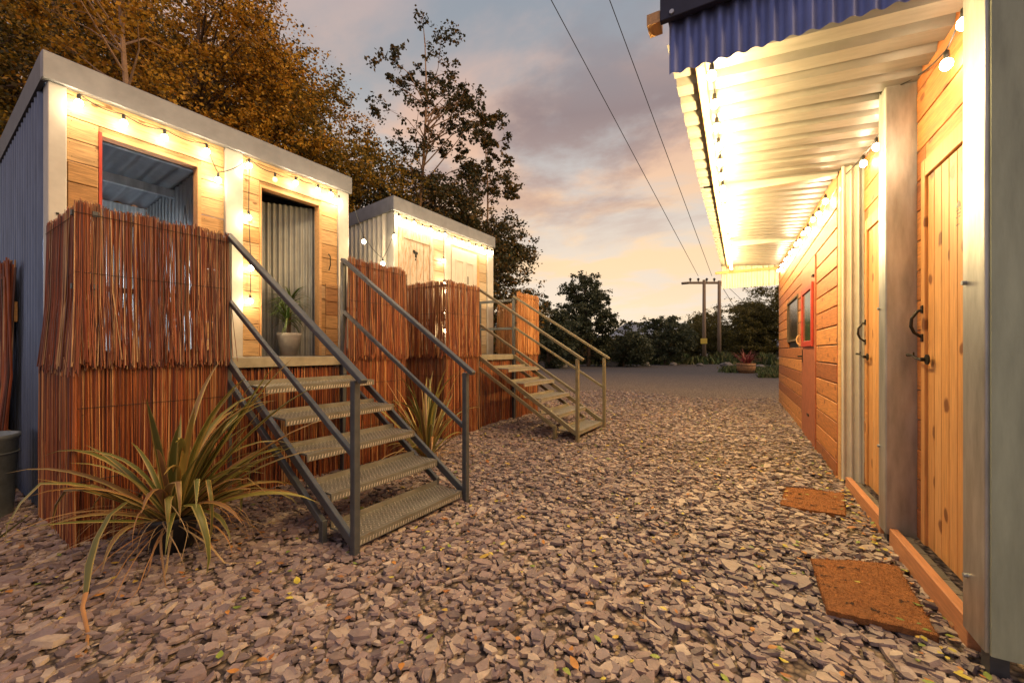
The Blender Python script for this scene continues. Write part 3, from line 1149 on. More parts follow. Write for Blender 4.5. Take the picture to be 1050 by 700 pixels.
def stair(u0, u1, label, zb, sm, tm):
    """u0,u1 along the face; descends outward from V0"""
    root = empty('steel_staircase', Lw(V0, u0, 0), LA)
    tag(root, label, 'staircase', 'steel stairs up to the sheds')
    W = u1 - u0
    RUN = 1.54
    n = 5
    z_top = 1.15
    rise = (z_top - (zb + .105)) / 5
    run = (RUN - .27) / 5 + .006
    for i in range(n):
        z = zb + .105 + rise * i
        x1 = RUN - run * i
        x0 = x1 - .275
        mb = MB()
        mb.box(x0, x1, .03, W - .03, z - .012, z)
        mb.box(x1 - .012, x1 + .001, .031, W - .031, z - .05, z - .0125)
        mb.box(x0, x0 + .012, .031, W - .031, z + .0005, z + .035)
        # raised chequer lugs
        rr = random.Random(i)
        for a in range(int((x1 - x0 - .03) / .024)):
            for b in range(int((W - .08) / .03)):
                cx = x0 + .026 + a * .024
                cy = .045 + b * .03 + (a % 2) * .015
                s = .0095
                if (a + b) % 2:
                    mb.quad((cx - s, cy - s * .5, z + .0028), (cx - s * .5, cy - s, z + .0028), (cx + s, cy + s * .5, z + .0028), (cx + s * .5, cy + s, z + .0028), 1)
                else:
                    mb.quad((cx - s, cy + s * .5, z + .0028), (cx + s * .5, cy - s, z + .0028), (cx + s, cy - s * .5, z + .0028), (cx - s * .5, cy + s, z + .0028), 1)
        for b in range(int((W - .08) / .022)):
            cy = .042 + b * .022
            mb.quad((x1 + .0022, cy, z - .044), (x1 + .0022, cy + .009, z - .044), (x1 + .0022, cy + .014, z - .020), (x1 + .0022, cy + .005, z - .020), 1)
        mb.build('tread', [tm, M['tread_wear']], root)
    slope = (1.13 - (zb + .06)) / RUN
    for y in (.0, W):
        mb = MB()
        mb.bar((.0, y, 1.12), (RUN + .0, y, zb + .085), .032, .055)
        mb.build('upper_stringer', sm, root, bevel=.003)
        mb = MB()
        mb.bar((.0, y, .96), (RUN - .30, y, zb + .135), .032, .045)
        mb.bar((RUN - .30, y, zb + .155), (RUN - .30, y, zb - .03), .036, .04)
        mb.build('lower_stringer', sm, root, bevel=.003)
        mb = MB()
        mb.bar((RUN + .012, y, zb - .03), (RUN + .012, y, zb + 1.03), .042, .042)
        mb.build('newel_post', sm, root, bevel=.004)
        mb = MB()
        mb.bar((-.012, y, 2.115), (RUN + .09, y, 1.055 + zb * .9 - .03), .05, .032)
        mb.build('handrail', sm, root, bevel=.004)
        mb = MB()
        mb.bar((.0, y, 1.60), (RUN - .01, y, zb + .605), .032, .032)
        mb.build('mid_rail', sm, root, bevel=.003)
    return root


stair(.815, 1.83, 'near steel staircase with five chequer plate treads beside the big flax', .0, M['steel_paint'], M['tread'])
stair(4.06, 5.04, 'far steel staircase with handrails, next to the bright orange reed screen', .075, M['steel_lamplit'], M['tread_far'])

# ------------------------------------------------------------------ string lights of the left sheds
sp = [(.085, .15, 3.08), (.085, .40, 3.05), (.085, .66, 3.05), (.085, .97, 3.06), (.085, 1.06, 2.83), (.085, 1.33, 3.07), (.085, 1.58, 3.02), (.085, 1.80, 3.06),
      (.085, 2.06, 3.07), (.085, 2.22, 3.07), (.085, 2.33, 3.03)]
string_lights('string_lights', 'string of glowing bulbs under the roof edge of the near shed', Lw(0, 0), LA, sp, .85, 'string lights on the sheds', dim=(6,), out=(.07, 0, 0))
sp = [(.085, 1.33, 2.98), (.085, 1.325, 2.55), (.085, 1.345, 2.05), (.085, 1.34, 1.72)]
string_lights('string_lights', 'bulbs hanging down the middle post of the near shed beside its right doorway', Lw(0, 0), LA, sp, .7, 'string lights on the sheds', out=(.07, 0, 0), skip=(0,))
sp = [(.10, .04, 3.08), (.10, .18, 3.06), (.10, .33, 3.08), (.10, .50, 3.05), (.10, .68, 3.07), (.10, .86, 3.05), (.10, 1.0, 3.07), (.10, 1.24, 3.05), (.10, 1.42, 3.05),
      (.10, 1.6, 3.06), (.10, 1.8, 3.05), (.10, 1.98, 3.07), (.10, 2.15, 3.05), (.10, 2.3, 3.06)]
string_lights('string_lights', 'row of bright bulbs above the white doors of the far shed', Lw(0, 3.21), LA, sp, .22, 'string lights on the sheds', out=(.07, 0, 0))
sp = [(.09, .98, 2.95), (.09, .98, 2.66), (.09, .99, 2.30), (.09, 1.0, 2.18), (.09, 1.0, 1.85), (.09, 1.0, 1.55)]
string_lights('string_lights', 'bulbs hanging between the two white doors of the far shed', Lw(0, 3.21), LA, sp, .3, 'string lights on the sheds', out=(.07, 0, 0), skip=(0,))
sp = [(.06, 2.56, 2.98), (.09, 2.68, 2.62), (.07, 3.0, 2.40), (.10, 3.17, 2.80), (.09, 3.17, 3.08)]
string_lights('string_lights', 'drooping bulbs slung across the gap between the two sheds', Lw(0, 0), LA, sp, .9, 'string lights on the sheds', skip=(0, 4), out=(.05, 0, 0))

# potted dracaena in the right doorway
pp = Lw(-.10, 1.83, 1.153)


def potted_palm():
    root = empty('potted_palm', pp, LA)
    tag(root, 'green spiky palm in a pale pot standing in the right doorway of the near shed', 'potted plant')
    mb = MB()
    mb.lathe([(.001, 0), (.085, 0), (.12, .22), (.125, .25), (.115, .25), (.105, .22), (.001, .215)], n=20)
    mb.build('pot', M['concrete_pot'], root, smooth=True)
    mb = MB()
    mb.tube([(0, 0, .21), (.01, .005, .45), (0, .01, .62)], [.016, .014, .011], 7)
    mb.tube([(.02, -.02, .21), (.05, -.05, .42)], [.013, .01], 7)
    mb.build('stem', M['bark'], root)
    mb = MB()
    r_ = random.Random(8)
    for k in range(120):
        top = Vector((0, .01, .62)) if k % 3 else Vector((.05, -.05, .42))
        az = r_.uniform(0, 6.28)
        L_ = r_.uniform(.22, .36)
        el = r_.uniform(-.2, 1.35)
        pts = []
        p = top + Vector((0, 0, r_.uniform(-.1, .02)))
        e = el
        for j in range(6):
            pts.append(p.copy())
            p = p + Vector((math.cos(az) * math.cos(e), math.sin(az) * math.cos(e), math.sin(e))) * (L_ / 5)
            e -= r_.uniform(.1, .38)
        w = [.003, .008, .009, .007, .004, .0006]
        mb.strip(pts, w, (-math.sin(az), math.cos(az), 0), fold=.3)
    mb.build('leaves', M['palm'], root)


potted_palm()
# black lantern hanging in the left doorway
root = empty('hanging_lantern', Lw(-.55, 1.02, 2.13), LA)
tag(root, 'small black lantern hanging on a wire in the left doorway of the near shed', 'lantern')
mb = MB()
mb.tube([(0, 0, .55), (0, -.02, .28), (0, -.035, .22)], .003, 5)
mb.tube([(0, 0, .55), (0, .02, .28), (0, .035, .22)], .003, 5)
mb.build('wire', M['wire'], root)
mb = MB()
mb.lathe([(.001, .20), (.03, .19), (.065, .12), (.07, .08), (.06, .06), (.055, .0), (.001, 0)], n=14)
mb.build('shade', M['black'], root, smooth=True)


ll = bpy.data.lights.new('lantern_light', 'POINT')
ll.energy = 65
ll.color = (.80, .88, 1.0)
ll.shadow_soft_size = .03
lo = bpy.data.objects.new('lantern_light', ll)
C.objects.link(lo)
lo.parent = root
lo.location = (0, 0, -.03)

# ------------------------------------------------------------------ zinc tub
tubp = Vector((-4.71, .66, 0))
root = empty('zinc_tub', tubp)
tag(root, 'round weathered zinc tub at the left edge, by the blue corrugated wall', 'tub')
mb = MB()
mb.lathe([(.001, .0), (.155, .0), (.16, .02), (.185, .56), (.195, .575), (.195, .60), (.178, .60), (.172, .55), (.001, .53)], n=28)
mb.build('body', M['tub'], root, smooth=True)
mb = MB()
mb.tube([(.186 * math.cos(a), .186 * math.sin(a), .47) for a in [i * math.pi / 12 for i in range(25)]], .005, 5)
mb.build('hoop', M['tub'], root)


# ------------------------------------------------------------------ flax plants
def flax(loc, label, seed, nblade, Lmin, Lmax, wmax, dead, pot, group='flax plants', elmin=.35, custom=()):
    root = empty('flax_plant', loc)
    tag(root, label, 'plant', group)
    r_ = random.Random(seed)
    z0 = 0.02
    if pot:
        mb = MB()
        mb.lathe([(.001, 0), (.095, 0), (.12, .19), (.128, .20), (.128, .225), (.115, .225), (.108, .19), (.001, .185)], n=22)
        mb.build('pot', M['rubber_pot'], root, smooth=True)
        z0 = .18
    mb = MB()

    def blade(az, el, L_, w, curl, kink=None, m=0, e_=1, lat=0.0):
        p = Vector((math.cos(az) * .03 * r_.random(), math.sin(az) * .03 * r_.random(), z0))
        e = el
        a = az
        pts = []
        nseg = 9
        for j in range(nseg + 1):
            pts.append(p.copy())
            p = p + Vector((math.cos(a) * math.cos(e), math.sin(a) * math.cos(e), math.sin(e))) * (L_ / nseg)
            e -= curl * (j / nseg + .15)
            a += lat
            if kink and j == kink:
                e -= r_.uniform(.8, 1.5)
            if p.z < .03:
                p.z = .03 + .004 * r_.random()
                e = max(e, -.05)
        wd = []
        for j in range(nseg + 1):
            t = j / nseg
            wd.append(w * (.55 + .45 * min(t * 3, 1)) * (1 if t < .5 else max(1 - ((t - .5) / .5) ** 1.6, .02)))
        mb.strip(pts, wd, (-math.sin(az), math.cos(az), r_.uniform(-.25, .25)), m=m, fold=.45, edge=e_)
    for k in range(nblade):
        az = r_.uniform(0, 2 * math.pi)
        if r_.random() < .5 and pot:
            az = rt + r_.gauss(0, .7)
        t = r_.random()
        el = elmin + (1.45 - elmin) * t
        kl = .72 if (math.cos(az - rt) < -.2 and pot) else 1.0
        blade(az, el, r_.uniform(Lmin, Lmax) * (.8 + .2 * t) * kl, wmax * r_.uniform(.55, 1), r_.uniform(.04, .36), kink=r_.choice([4, 5, 6]) if (r_.random() < .3 and el < 1.0) else None, lat=r_.uniform(-.07, .07))
    for c in custom:
        blade(*c)
    mb.build('blades', [M['blade'], M['blade_edge'], M['blade_dead']], root, smooth=True)
    if dead:
        mb = MB()
        for k in range(dead):
            az = r_.uniform(0, 2 * math.pi)
            el = r_.uniform(-.2, .9)
            L_ = r_.uniform(.25, .75) * Lmax
            blade(az, el, L_, .0035 * r_.uniform(.5, 1.6), r_.uniform(.25, .55), m=2, e_=2, lat=r_.uniform(-.12, .12))
        mb.build('withered_blades', [M['blade'], M['blade_edge'], M['blade_dead']], root, smooth=True)
    return root


def azto(px_dir):
    """azimuth in the picture plane: +1 = rightwards, -1 = leftwards"""
    v = RT * px_dir
    return math.atan2(v.y, v.x)


rt = math.atan2(RT.y, RT.x)
fw = math.atan2(FW.y, FW.x)
big_flax = flax(Vector((-2.97, 1.13, 0)), 'large potted flax with long arching bronze green blades in front of the dark reed screen', 4, 84, .62, 1.10, .023, 95, True,
     elmin=.42, custom=[
         (rt + .15, 1.08, 1.12, .024, .03, None, 0, 1, 0.0), (rt + .4, 1.2, .95, .022, .05, None, 0, 1, 0.0),
         (rt + math.pi, .95, .95, .026, .30, None, 0, 1, 0.0), (rt + math.pi + .2, .75, .92, .022, .22, None, 0, 1, 0.0),
         (rt + math.pi - .2, .45, .7, .018, .06, None, 0, 1, 0.0), (rt + math.pi + .5, .85, .8, .028, .4, 5, 0, 1, 0.0),
         (rt + .1, .95, 1.25, .024, .12, None, 0, 1, 0.0), (rt + .3, .8, 1.2, .022, .16, None, 0, 1, 0.0), (rt - .1, .62, 1.2, .022, .13, None, 0, 1, 0.0), (rt + .25, 1.1, 1.2, .025, .07, None, 0, 1, 0.0), (rt - .2, .75, .9, .024, .14, None, 0, 1, 0.0), (rt + .0, .45, .9, .024, .2, None, 0, 1, 0.0), (rt - .5, .6, .8, .022, .26, None, 0, 1, 0.0),
         (rt + math.pi + .9, .9, .95, .028, .36, 5, 0, 1, 0.0), (rt - .9, .8, .75, .024, .3, 6, 0, 1, 0.0)])
flax(Vector((-2.98, 3.42, gz(0, 3.42))), 'smaller flax clump of bronze blades between the near stairs and the reed screen', 9, 58, .75, 1.2, .021, 36, False, elmin=.75)
flax(Vector((-3.72, .44, 0)), 'flax mostly beyond the left edge, one blade reaching into view below the zinc tub', 14, 3, .3, .4, .014, 5, False, elmin=.9,
     custom=[(rt + .25, .75, .45, .016, .03, None, 0, 1, 0.0), (rt - .1, .5, .30, .010, .05, None, 0, 1, 0.0)])

# one long blade has snapped and droops out over the gravel
off_ = big_flax.location
pl = [P(170, 545, 2.42), P(160, 535, 2.38), P(143, 519, 2.28), P(129, 514, 2.18), P(112, 527, 2.06), P(98, 552, 1.97), P(90, 578, 1.90), P(87, 607, 1.84)]
pd_ = [P(87, 607, 1.84), P(84, 622, 1.80), P(90, 648, 1.70), P(88, 666, 1.62), P(73, 698, 1.50)]
mb = MB()
mb.strip([p - off_ for p in pl], [.008, .010, .012, .012, .012, .015, .019, .012], (RT.x, RT.y, 0), m=0, fold=.4, edge=1)
mb.strip([p - off_ for p in pd_], [.012, .008, .006, .006, .003], (RT.x, RT.y, 0), m=2, fold=.5, edge=2)
o = mb.build('broken_blade', [M['blade'], M['blade_edge'], M['blade_dead']], big_flax, smooth=True)
o['label'] = 'snapped blade with orange tip drooping onto the slate'

# ------------------------------------------------------------------ right-hand metal store
RX = .785
rs = empty('steel_framed_store', (0, 0, 0))
tag(rs, 'right-hand store with knotty pine doors between galvanised pillars and a grey green end', 'shed')
rg2 = random.Random(21)
WX = .925
for (y0, y1) in ((2.13, 2.30), (3.27, 3.41)):
    mb = MB()
    mb.box(RX, WX + .02, y0, y1, .10 if y0 < 3 else .085, 2.84)
    o = mb.build('pillar', M['galv'], rs, bevel=.006, seg=2)
for (y, z) in ((2.26, .32), (2.27, 1.47), (3.385, .6), (3.385, 1.47)):
    MB().tube([(RX - .012, y, z), (RX + .01, y, z)], .009, 8).build('bolt', M['galv'], rs)
# feet of the frame
for y in (2.15, 3.32, 4.48):
    mb = MB()
    mb.box(RX + .02, RX + .07, y, y + .06, -.02, .098 if y < 3 else .083)
    mb.build('foot', M['steel_paint'], rs)
mb = MB()
mb.box(WX + .022, 3.4, 2.125, 2.165, .10, 2.95)
mb.box(RX + .012, WX + .021, 2.117, 2.1285, .1, 2.83)
mb.build('end_panel', M['green_panel'], rs)
mb = MB()
mb.box(.95, 3.3, 2.20, 2.24, .0, .095)
mb.box(.95, 1.02, 2.16, 2.20, -.02, .098)
mb.build('base_frame', M['timber'], rs)
D1 = (2.42, 3.137, .12, 2.27)
D2 = (3.50, 4.30, .12, 2.27)
mb = MB()
boards(mb, WX, WX + .022, 2.302, 3.268, .10, 2.86, h=.175, holes=[D1], rng=rg2, split=False, nails=-1)
mb.build('front_wall', [M['board_orange'], M['black']], rs, bevel=.003)
mb = MB()
boards(mb, WX, WX + .022, 3.412, 4.418, .10, 2.86, h=.175, holes=[D2], rng=rg2, split=False, nails=-1)
mb.build('front_wall', [M['board_orange'], M['black']], rs, bevel=.003)
mb = MB()
mb.box(WX + .024, WX + .034, 2.3, 4.42, .1, 2.86)
mb.build('backing', M['black'], rs)
mb = MB()
mb.box(WX + .1, 3.3, 2.3, 4.5, 2.85, 2.9)
mb.build('roof', M['roof_dark'], rs)


def pine_door(y0, y1, z0, z1, label, brand):
    d = empty('door')
    d.parent = rs
    d['label'] = label
    mb = MB()
    st = .055
    mb.box(WX - .022, WX + .018, y0 + .004, y0 + st, z0, z1 - .004)
    mb.box(WX - .022, WX + .018, y1 - st, y1 - .004, z0, z1 - .004)
    mb.box(WX - .021, WX + .018, y0 + st + .001, y1 - st - .001, z1 - .10, z1 - .004)
    mb.build('frame', M['pine'], d, bevel=.003)
    mb = MB()
    n = 7
    w = (y1 - y0 - 2 * st) / n
    for k in range(n):
        mb.box(WX - .008, WX + .012, y0 + st + k * w + .0015, y0 + st + (k + 1) * w - .0015, z0, z1 - .102)
    mb.build('planks', M['pine'], d, bevel=.004)
    # pull handle and latch at the far side
    hy = y1 - .03
    mb = MB()
    X = WX - .022
    mb.tube([(X, hy, 1.43), (X - .02, hy, 1.425), (X - .045, hy + .0, 1.385), (X - .048, hy, 1.34), (X - .035, hy, 1.305), (X - .012, hy, 1.285), (X, hy, 1.28)], [.010, .008, .008, .009, .008, .008, .010], 8)
    for z in (1.435, 1.275):
        mb.box(X - .006, X + .002, hy - .014, hy + .014, z - .022, z + .022)
    mb.build('handle', M['black'], d, smooth=False, bevel=.002)
    mb = MB()
    mb.tube([(X + .004, hy - .07, 1.155), (X - .03, hy - .07, 1.155)], .011, 8)
    mb.tube([(X - .004, hy - .09, 1.155), (X - .012, hy - .09, 1.155)], .028, 12)
    mb.tube([(X - .025, hy - .07, 1.155), (X - .030, hy - .02, 1.16), (X - .028, hy + .05, 1.175), (X - .04, hy + .085, 1.178)], [.006, .006, .007, .009], 6)
    mb.tube([(X - .028, hy + .03, 1.168), (X - .028, hy + .03, 1.195)], .004, 5)
    mb.build('latch', M['black'], d)
    if brand:
        mb = MB()
        yb = D1[0] + .30
        xx = WX - .0095
        i_ = len(mb.v)
        mb.v += [(xx, yb + .02 * math.cos(a_), 1.885 + .032 * math.sin(a_)) for a_ in [math.pi * q / 8 for q in range(9)]]
        mb.f.append(tuple(range(i_, i_ + 9)))
        mb.m.append(0)
        for z in (1.868, 1.852, 1.836, 1.80):
            for q in range(5):
                y = yb - .022 + q * .009 + (.004 if z < 1.85 else 0)
                if (q * 7 + int(z * 1000)) % 5:
                    mb.quad((xx, y, z), (xx, y + .006, z), (xx, y + .006, z + .007), (xx, y, z + .007))
        mb.build('timber_stamp', M['black'], d)
    return d


pine_door(*D1, 'nearer knotty pine door with a stamped mark near its right edge', True)
pine_door(*D2, 'further knotty pine door partly hidden by the pillar', False)
for (y0, y1) in ((2.06, 3.32), (3.44, 4.64)):
    mb = MB()
    mb.box(.80, .842, y0 if y0 > 3 else 2.303, y1 if y1 < 3.3 else min(y1, 4.41) if y0 > 3 else 3.262, .0, .128)
    mb.build('door_sill', M['sill'], rs, bevel=.003)
for (y0, y1) in ((2.31, 3.26), (3.42, 4.41)):
    mb = MB()
    k = y0
    while k < y1 - .05:
        mb.box(.845, WX - .026, k, min(k + .138, y1), .06, .096)
        k += .143
    mb.build('threshold_deck', M['decking'], rs, bevel=.003)

# corrugated corner piece between store and cabin
cr = empty('corrugated_infill', (0, 0, 0))
tag(cr, 'shiny vertical corrugated steel strip closing the gap before the orange cabin', 'metal panel')
corr_sheet((RX + .004, 4.50, .06), (1, 0, 0), (0, 0, 1), (0, -1, 0), .155, 2.76, pitch=.052, amp=.013, per=14).build('sheet', M['cream_corr'], cr, smooth=True)
mb = MB()
mb.box(RX + .004, RX + .165, 4.53, 4.65, .05, 2.80)
mb.build('backing', M['timber'], cr)

# ------------------------------------------------------------------ orange cabin
cb = empty('timber_cabin', (0, 0, 0))
tag(cb, 'long orange boarded cabin with red door and dark window under the canopy', 'cabin')
Y0, Y1 = 4.67, 10.7
DR = (5.78, 6.90, .06, 2.32)
WN = (7.36, 8.86, 1.36, 2.06)
mb = MB()
boards(mb, RX, RX + .03, Y0, Y1, .02, 3.1, h=.178, gap=.012, holes=[DR, WN], rng=rg2, split=False, nails=-1)
mb.build('wall', [M['board_orange'], M['black']], cb, bevel=.004)
mb = MB()
mb.box(RX + .034, RX + .05, Y0 + .01, Y1 - .01, .01, 2.9)
mb.build('backing', M['black'], cb)
mb = MB()
z = .02
while z < 2.8:
    mb.box(RX + .002, RX + .034, Y0 - .014, Y0 - .001, z, z + .166)
    z += .178
mb.build('board_ends', M['board_end'], cb)
mb = MB()
mb.box(RX + .05, 3.2, Y1 - .04, Y1, .0, 2.9)
mb.build('end_wall', M['board_orange'], cb)
mb = MB()
mb.box(RX + .05, 3.2, Y0 + .02, Y1 - .05, 2.75, 2.79)
mb.build('roof', M['roof_dark'], cb)
dr = empty('door')
dr.parent = cb
mb = MB()
mb.box(RX - .012, RX + .02, DR[0] + .004, DR[1] - .004, DR[2], DR[3] - .006)
mb.build('leaf', M['door_red'], dr, bevel=.003)
mb = MB()
a, b, c, d = DR[0] + .16, DR[1] - .20, 1.33, 1.95
mb.box(RX - .035, RX - .013, a - .07, a, c - .07, d + .07)
mb.box(RX - .035, RX - .013, b, b + .07, c - .07, d + .07)
mb.box(RX - .034, RX - .013, a, b, c - .07, c)
mb.box(RX - .034, RX - .013, a, b, d, d + .07)
mb.build('pane_frame', M['red_paint'], dr, bevel=.003)
mb = MB()
mb.box(RX - .018, RX - .013, a + .001, b - .001, c + .001, d - .001)
mb.build('pane', M['glass_green'], dr)
mb = MB()
mb.tube([(RX - .012, DR[1] - .08, 1.13), (RX - .06, DR[1] - .08, 1.13), (RX - .07, DR[1] - .18, 1.13)], .012, 7)
mb.box(RX - .017, RX - .0125, DR[1] - .11, DR[1] - .05, 1.05, 1.22)
mb.box(RX - .03, RX - .0125, DR[0] + .06, DR[0] + .16, 2.08, 2.10)
mb.build('handle', M['black'], dr)
mb = MB()
mb.box(RX - .017, RX - .012, 6.25, 6.4, .38, .41)
mb.build('letter_slot', M['black'], dr)
wn = empty('window')
wn.parent = cb
mb = MB()
a, b, c, d = WN
mb.box(RX + .012, RX + .02, a + .03, b - .03, c + .03, d - .03)
mb.build('pane', M['glass_dark'], wn)
mb = MB()
mb.box(RX - .012, RX + .028, a, a + .03, c, d)
mb.box(RX - .012, RX + .028, b - .03, b, c, d)
mb.box(RX - .011, RX + .028, a + .031, b - .031, c, c + .03)
mb.box(RX - .011, RX + .028, a + .031, b - .031, d - .03, d)
mb.build('frame', M['bark'], wn, bevel=.002)
mb = MB()
mb.tube([(RX - .01 - .04 * math.sin(t), 7.10 + .03 * math.cos(t), 1.36 + .07 * math.cos(t)) for t in [i * math.pi / 8 for i in range(9)]], .009, 6)
mb.build('grab_handle', M['timber'], cb)

# ------------------------------------------------------------------ canopy
cn = empty('canopy_roof', (0, 0, 0))
tag(cn, 'white corrugated canopy with a blue fascia, lined with bulbs, on the right', 'canopy')
CX0, CX1 = -.31, WX + .0
CY0, CY1 = 2.36, 10.62


def rise(y):
    return max(0.0, y - 4.66) * .047


def cz(x):
    return 2.80 + (WX - x) * .075


du = Vector((0, 1, 0))
dv = Vector((CX1 - (-.17), 0, cz(CX1) - cz(-.17)))
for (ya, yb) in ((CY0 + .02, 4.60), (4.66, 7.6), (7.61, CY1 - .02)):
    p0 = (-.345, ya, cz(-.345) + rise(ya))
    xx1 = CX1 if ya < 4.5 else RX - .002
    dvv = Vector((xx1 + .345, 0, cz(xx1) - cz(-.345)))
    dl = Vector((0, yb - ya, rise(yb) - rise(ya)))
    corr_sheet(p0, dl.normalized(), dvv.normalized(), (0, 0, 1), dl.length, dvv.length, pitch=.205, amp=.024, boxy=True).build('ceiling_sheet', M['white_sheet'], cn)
mb = MB()
mb.box(-.335, 3.3, CY0 - .03, 4.62, 3.0, 3.04)
mb.bar((1.48, 4.625, 3.02), (1.48, CY1 + .03, 3.02 + rise(CY1)), 3.63, .04)
mb.build('roof_sheet', M['roof_dark'], cn)
# front fascia, blue corrugated
corr_sheet((CX0 - .02, CY0, 2.715), (1, 0, 0), (0, 0, 1), (0, -1, 0), 1.13, .285, pitch=.076, amp=.012, per=10).build('front_fascia', M['blue_corr'], cn, smooth=True)
mb = MB()
mb.box(CX0 - .06, 1.3, CY0 - .055, CY0 - .02, 2.985, 3.12)
mb.build('flashing', M['roof_dark'], cn, bevel=.003)
mb = MB()
mb.tube([(CX0 + .0, CY0 - .064, 3.01), (CX0 + .0, CY0 - .055, 3.01)], .012, 8)
mb.build('screw', M['galv'], cn)
mb = MB()
mb.box(CX0 - .13, CX0 - .062, CY0 - .05, CY0 + .05, 2.99, 3.05)
mb.build('batten_end', M['timber'], cn)
MB().box(-.215, -.165, CY0 + .03, 4.655, 2.825, 2.876).build('edge_beam', M['timber'], cn, bevel=.003)
MB().bar((-.19, 4.66, 2.85), (-.19, CY1 - .03, 2.85 + rise(CY1)), .05, .05).build('edge_beam', M['timber'], cn, bevel=.003)
for y in (4.60, 7.585):
    mb = MB()
    mb.box(-.16, RX - .005, y - .02, y + .075, 2.775 + rise(y), 2.805 + rise(y))
    mb.box(-.16, RX - .005, y + .012, y + .05, 2.806 + rise(y), 2.93 + rise(y))
    mb.build('cross_beam', M['cream_trim'], cn, bevel=.003)
# far end fascia
corr_sheet((CX0 - .03, CY1, 2.655), (1, 0, 0), (0, 0, 1), (0, -1, 0), RX - CX0 + .02, .60, pitch=.11, amp=.022).build('end_fascia', M['cream_corr'], cn, smooth=True)
mb = MB()
mb.box(CX0 - .16, RX - .01, CY1 - .07, CY1 - .03, 2.99, 3.045)
mb.build('end_rail', M['timber'], cn)

# canopy bulbs
pts = []
y = 2.52
k = 0
while y < 10.3:
    pts.append((-.13, y, 2.76 + rise(y)))
    y += .30 if y < 6 else .42
string_lights('string_lights', 'long row of bulbs along the outer beam of the white canopy', (0, 0, 0), 0, pts, 10.0, 'string lights under the canopy', sagv=.015, out=(.0, 0, 0), col=GOLD)
pts = [(RX - .04, 4.95 + .38 * i, 2.67 - .03 * (i % 2) + rise(4.95 + .38 * i)) for i in range(15)]
string_lights('string_lights', 'row of bulbs along the top of the orange cabin wall', (0, 0, 0), 0, pts, .8, 'string lights under the canopy', sagv=.03, out=(-.03, 0, 0))
pts = [(WX - .06, 2.52, 2.66), (WX - .05, 2.72, 2.60), (WX - .01, 3.22, 2.76), (RX - .008, 3.34, 2.77), (WX - .05, 3.5, 2.74), (WX - .05, 3.85, 2.70), (WX - .05, 4.2, 2.72), (RX + .03, 4.56, 2.70)]
string_lights('string_lights', 'few bulbs above the knotty pine doors near the right edge', (0, 0, 0), 0, pts, .4, 'string lights under the canopy', sagv=.012, out=(-.03, 0, 0), skip=(2, 3))
mb = MB()
mb.tube([(RX - .01, 2.28, 2.69), (RX - .004, 2.12, 2.70), (RX + .06, 2.09, 2.66), (RX + .2, 2.1, 2.52), (RX + .6, 2.1, 2.4)], .006, 6)
tag(mb.build('power_cable', M['cable']), 'black cable looped over the grey green end panel at top right', 'cable')


